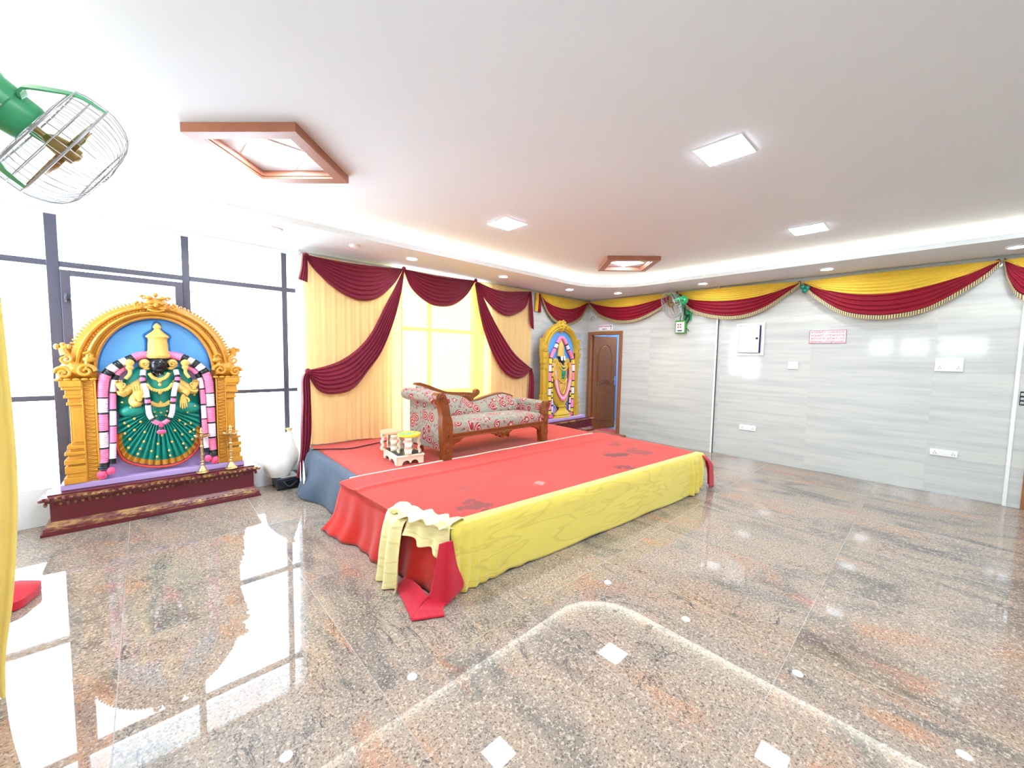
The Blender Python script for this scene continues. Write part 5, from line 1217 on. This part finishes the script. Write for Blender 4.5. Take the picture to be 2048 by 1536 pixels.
plate('white socket plate low on the wall under the panel box', 1.828, 2.058, .450, .535, 1)
plate('white socket plate low on the wall under the large switchboard', -.258, -.033, .455, .530, 1)
m = M(); m.box(XR-.024, XR-.011, -.70, -.655, 1.12, 1.27)
t = thing('black_switch_strip', 'narrow black switch strip on the pilaster at the right edge', 'switch', (XR, -.68, 1.2)); build('plate', m, M_BLACK, t, smooth=False, bevel=.003)
for k in range(3):
    m = M(); m.box(XR-.028, XR-.0235, -.695, -.660, 1.132+.046*k, 1.160+.046*k); build('switch', m, M_STEEL, t, smooth=False, bevel=.002)
def text_mesh(body, size, align='CENTER'):
    cu = bpy.data.curves.new('lettering', 'FONT'); cu.body = body; cu.size = size; cu.align_x = align; cu.align_y = 'CENTER'; cu.extrude = .0006; cu.offset = size*.012
    o = bpy.data.objects.new('lettering', cu); C.objects.link(o)
    dg = bpy.context.evaluated_depsgraph_get(); me = bpy.data.meshes.new_from_object(o.evaluated_get(dg))
    bpy.data.objects.remove(o); bpy.data.curves.remove(cu)
    return me
def sign(name, label, y0, y1, z0, z1, lines, border, x):
    t = thing(name, label, 'sign', (x, (y0+y1)/2, (z0+z1)/2))
    m = M(); m.box(x-.008, x-.001, y0, y1, z0, z1); bd = build('board', m, paint('sign_white', srgb(246,238,244), .4, var=.01), t, smooth=False)
    if border:
        m = M()
        for a, b, c, d in ((y0,y1,z0,z0+.006),(y0,y1,z1-.006,z1),(y0,y0+.006,z0+.006,z1-.006),(y1-.006,y1,z0+.006,z1-.006)): m.box(x-.0092, x-.0075, a, b, c, d)
        build('border', m, M_TXT, bd, smooth=False)
    for body, sz, dy, z, mt in lines:
        me = text_mesh(body, sz); me.materials.clear(); me.materials.append(mt)
        xs = [v.co.x for v in me.vertices]
        if not xs: continue
        wmax = (y1-y0)*.90; k = min(1, wmax/(max(xs)-min(xs)))
        o = bpy.data.objects.new('lettering', me); C.objects.link(o); o.parent = bd
        # letters run along -Y when read from inside the room
        o.matrix_local = Matrix.Translation((-.0086, dy, z-(z0+z1)/2)) @ Matrix(((0,0,-1,0),(-1,0,0,0),(0,1,0,0),(0,0,0,1))) @ Matrix.Diagonal((k,1,1,1))
    return t
L4 = ['தாங்கள் உடமைகளை', 'தாங்களே  பாதுகாத்துக்', 'கொள்ள வேண்டும்', 'நிர்வாகம் பொறுப்பல்ல!']
sign('wall_notice', 'white notice board with four lines of red writing and a red border', .826, 1.232, 1.806, 1.986, [(b, .040, 0, 1.960-.043*i, M_TXT) for i, b in enumerate(L4)], True, WX)
sg = sign('door_sign', 'small white sign with red and black writing above the open door', 4.44, 4.76, 2.112, 2.222, [('மணமகள்', .050, .03, 2.195, M_TXT), ('அறை', .036, .03, 2.140, M_TXTK)], False, XR)
m = M(); m.box(XR-.0095, XR-.0078, 4.475, 4.485, 2.125, 2.19); m.add([(XR-.0095,4.46,2.185),(XR-.0095,4.50,2.185),(XR-.0095,4.48,2.212),(XR-.0078,4.46,2.185),(XR-.0078,4.50,2.185),(XR-.0078,4.48,2.212)], [(0,1,2),(5,4,3),(0,3,4,1),(1,4,5,2),(2,5,3,0)])
build('arrow', m, M_TXTK, [c for c in sg.children][0], smooth=False)
m = M(); m.lathe([(.045,0),(.045,.012),(.03,.022),(.012,.026),(0,.026)], (XR-.001, 4.93, 2.37), 20, ax=(-1,0,0)); tag(build('wall_fitting', m, M_GREY), 'small round grey fitting on the wall between the corner swags', 'wall fitting')
# ------------------------------------------------------------------ daylight and exposure
W = bpy.data.worlds.new('daylight'); bpy.context.scene.world = W; W.use_nodes = True
bg = W.node_tree.nodes['Background']; bg.inputs[0].default_value = (.75, .87, 1.0, 1); bg.inputs[1].default_value = 14.0
vs = bpy.context.scene.view_settings
vs.view_transform = 'Standard'; vs.look = 'None'; vs.gamma = 1; vs.use_curve_mapping = False; vs.exposure = 0.48
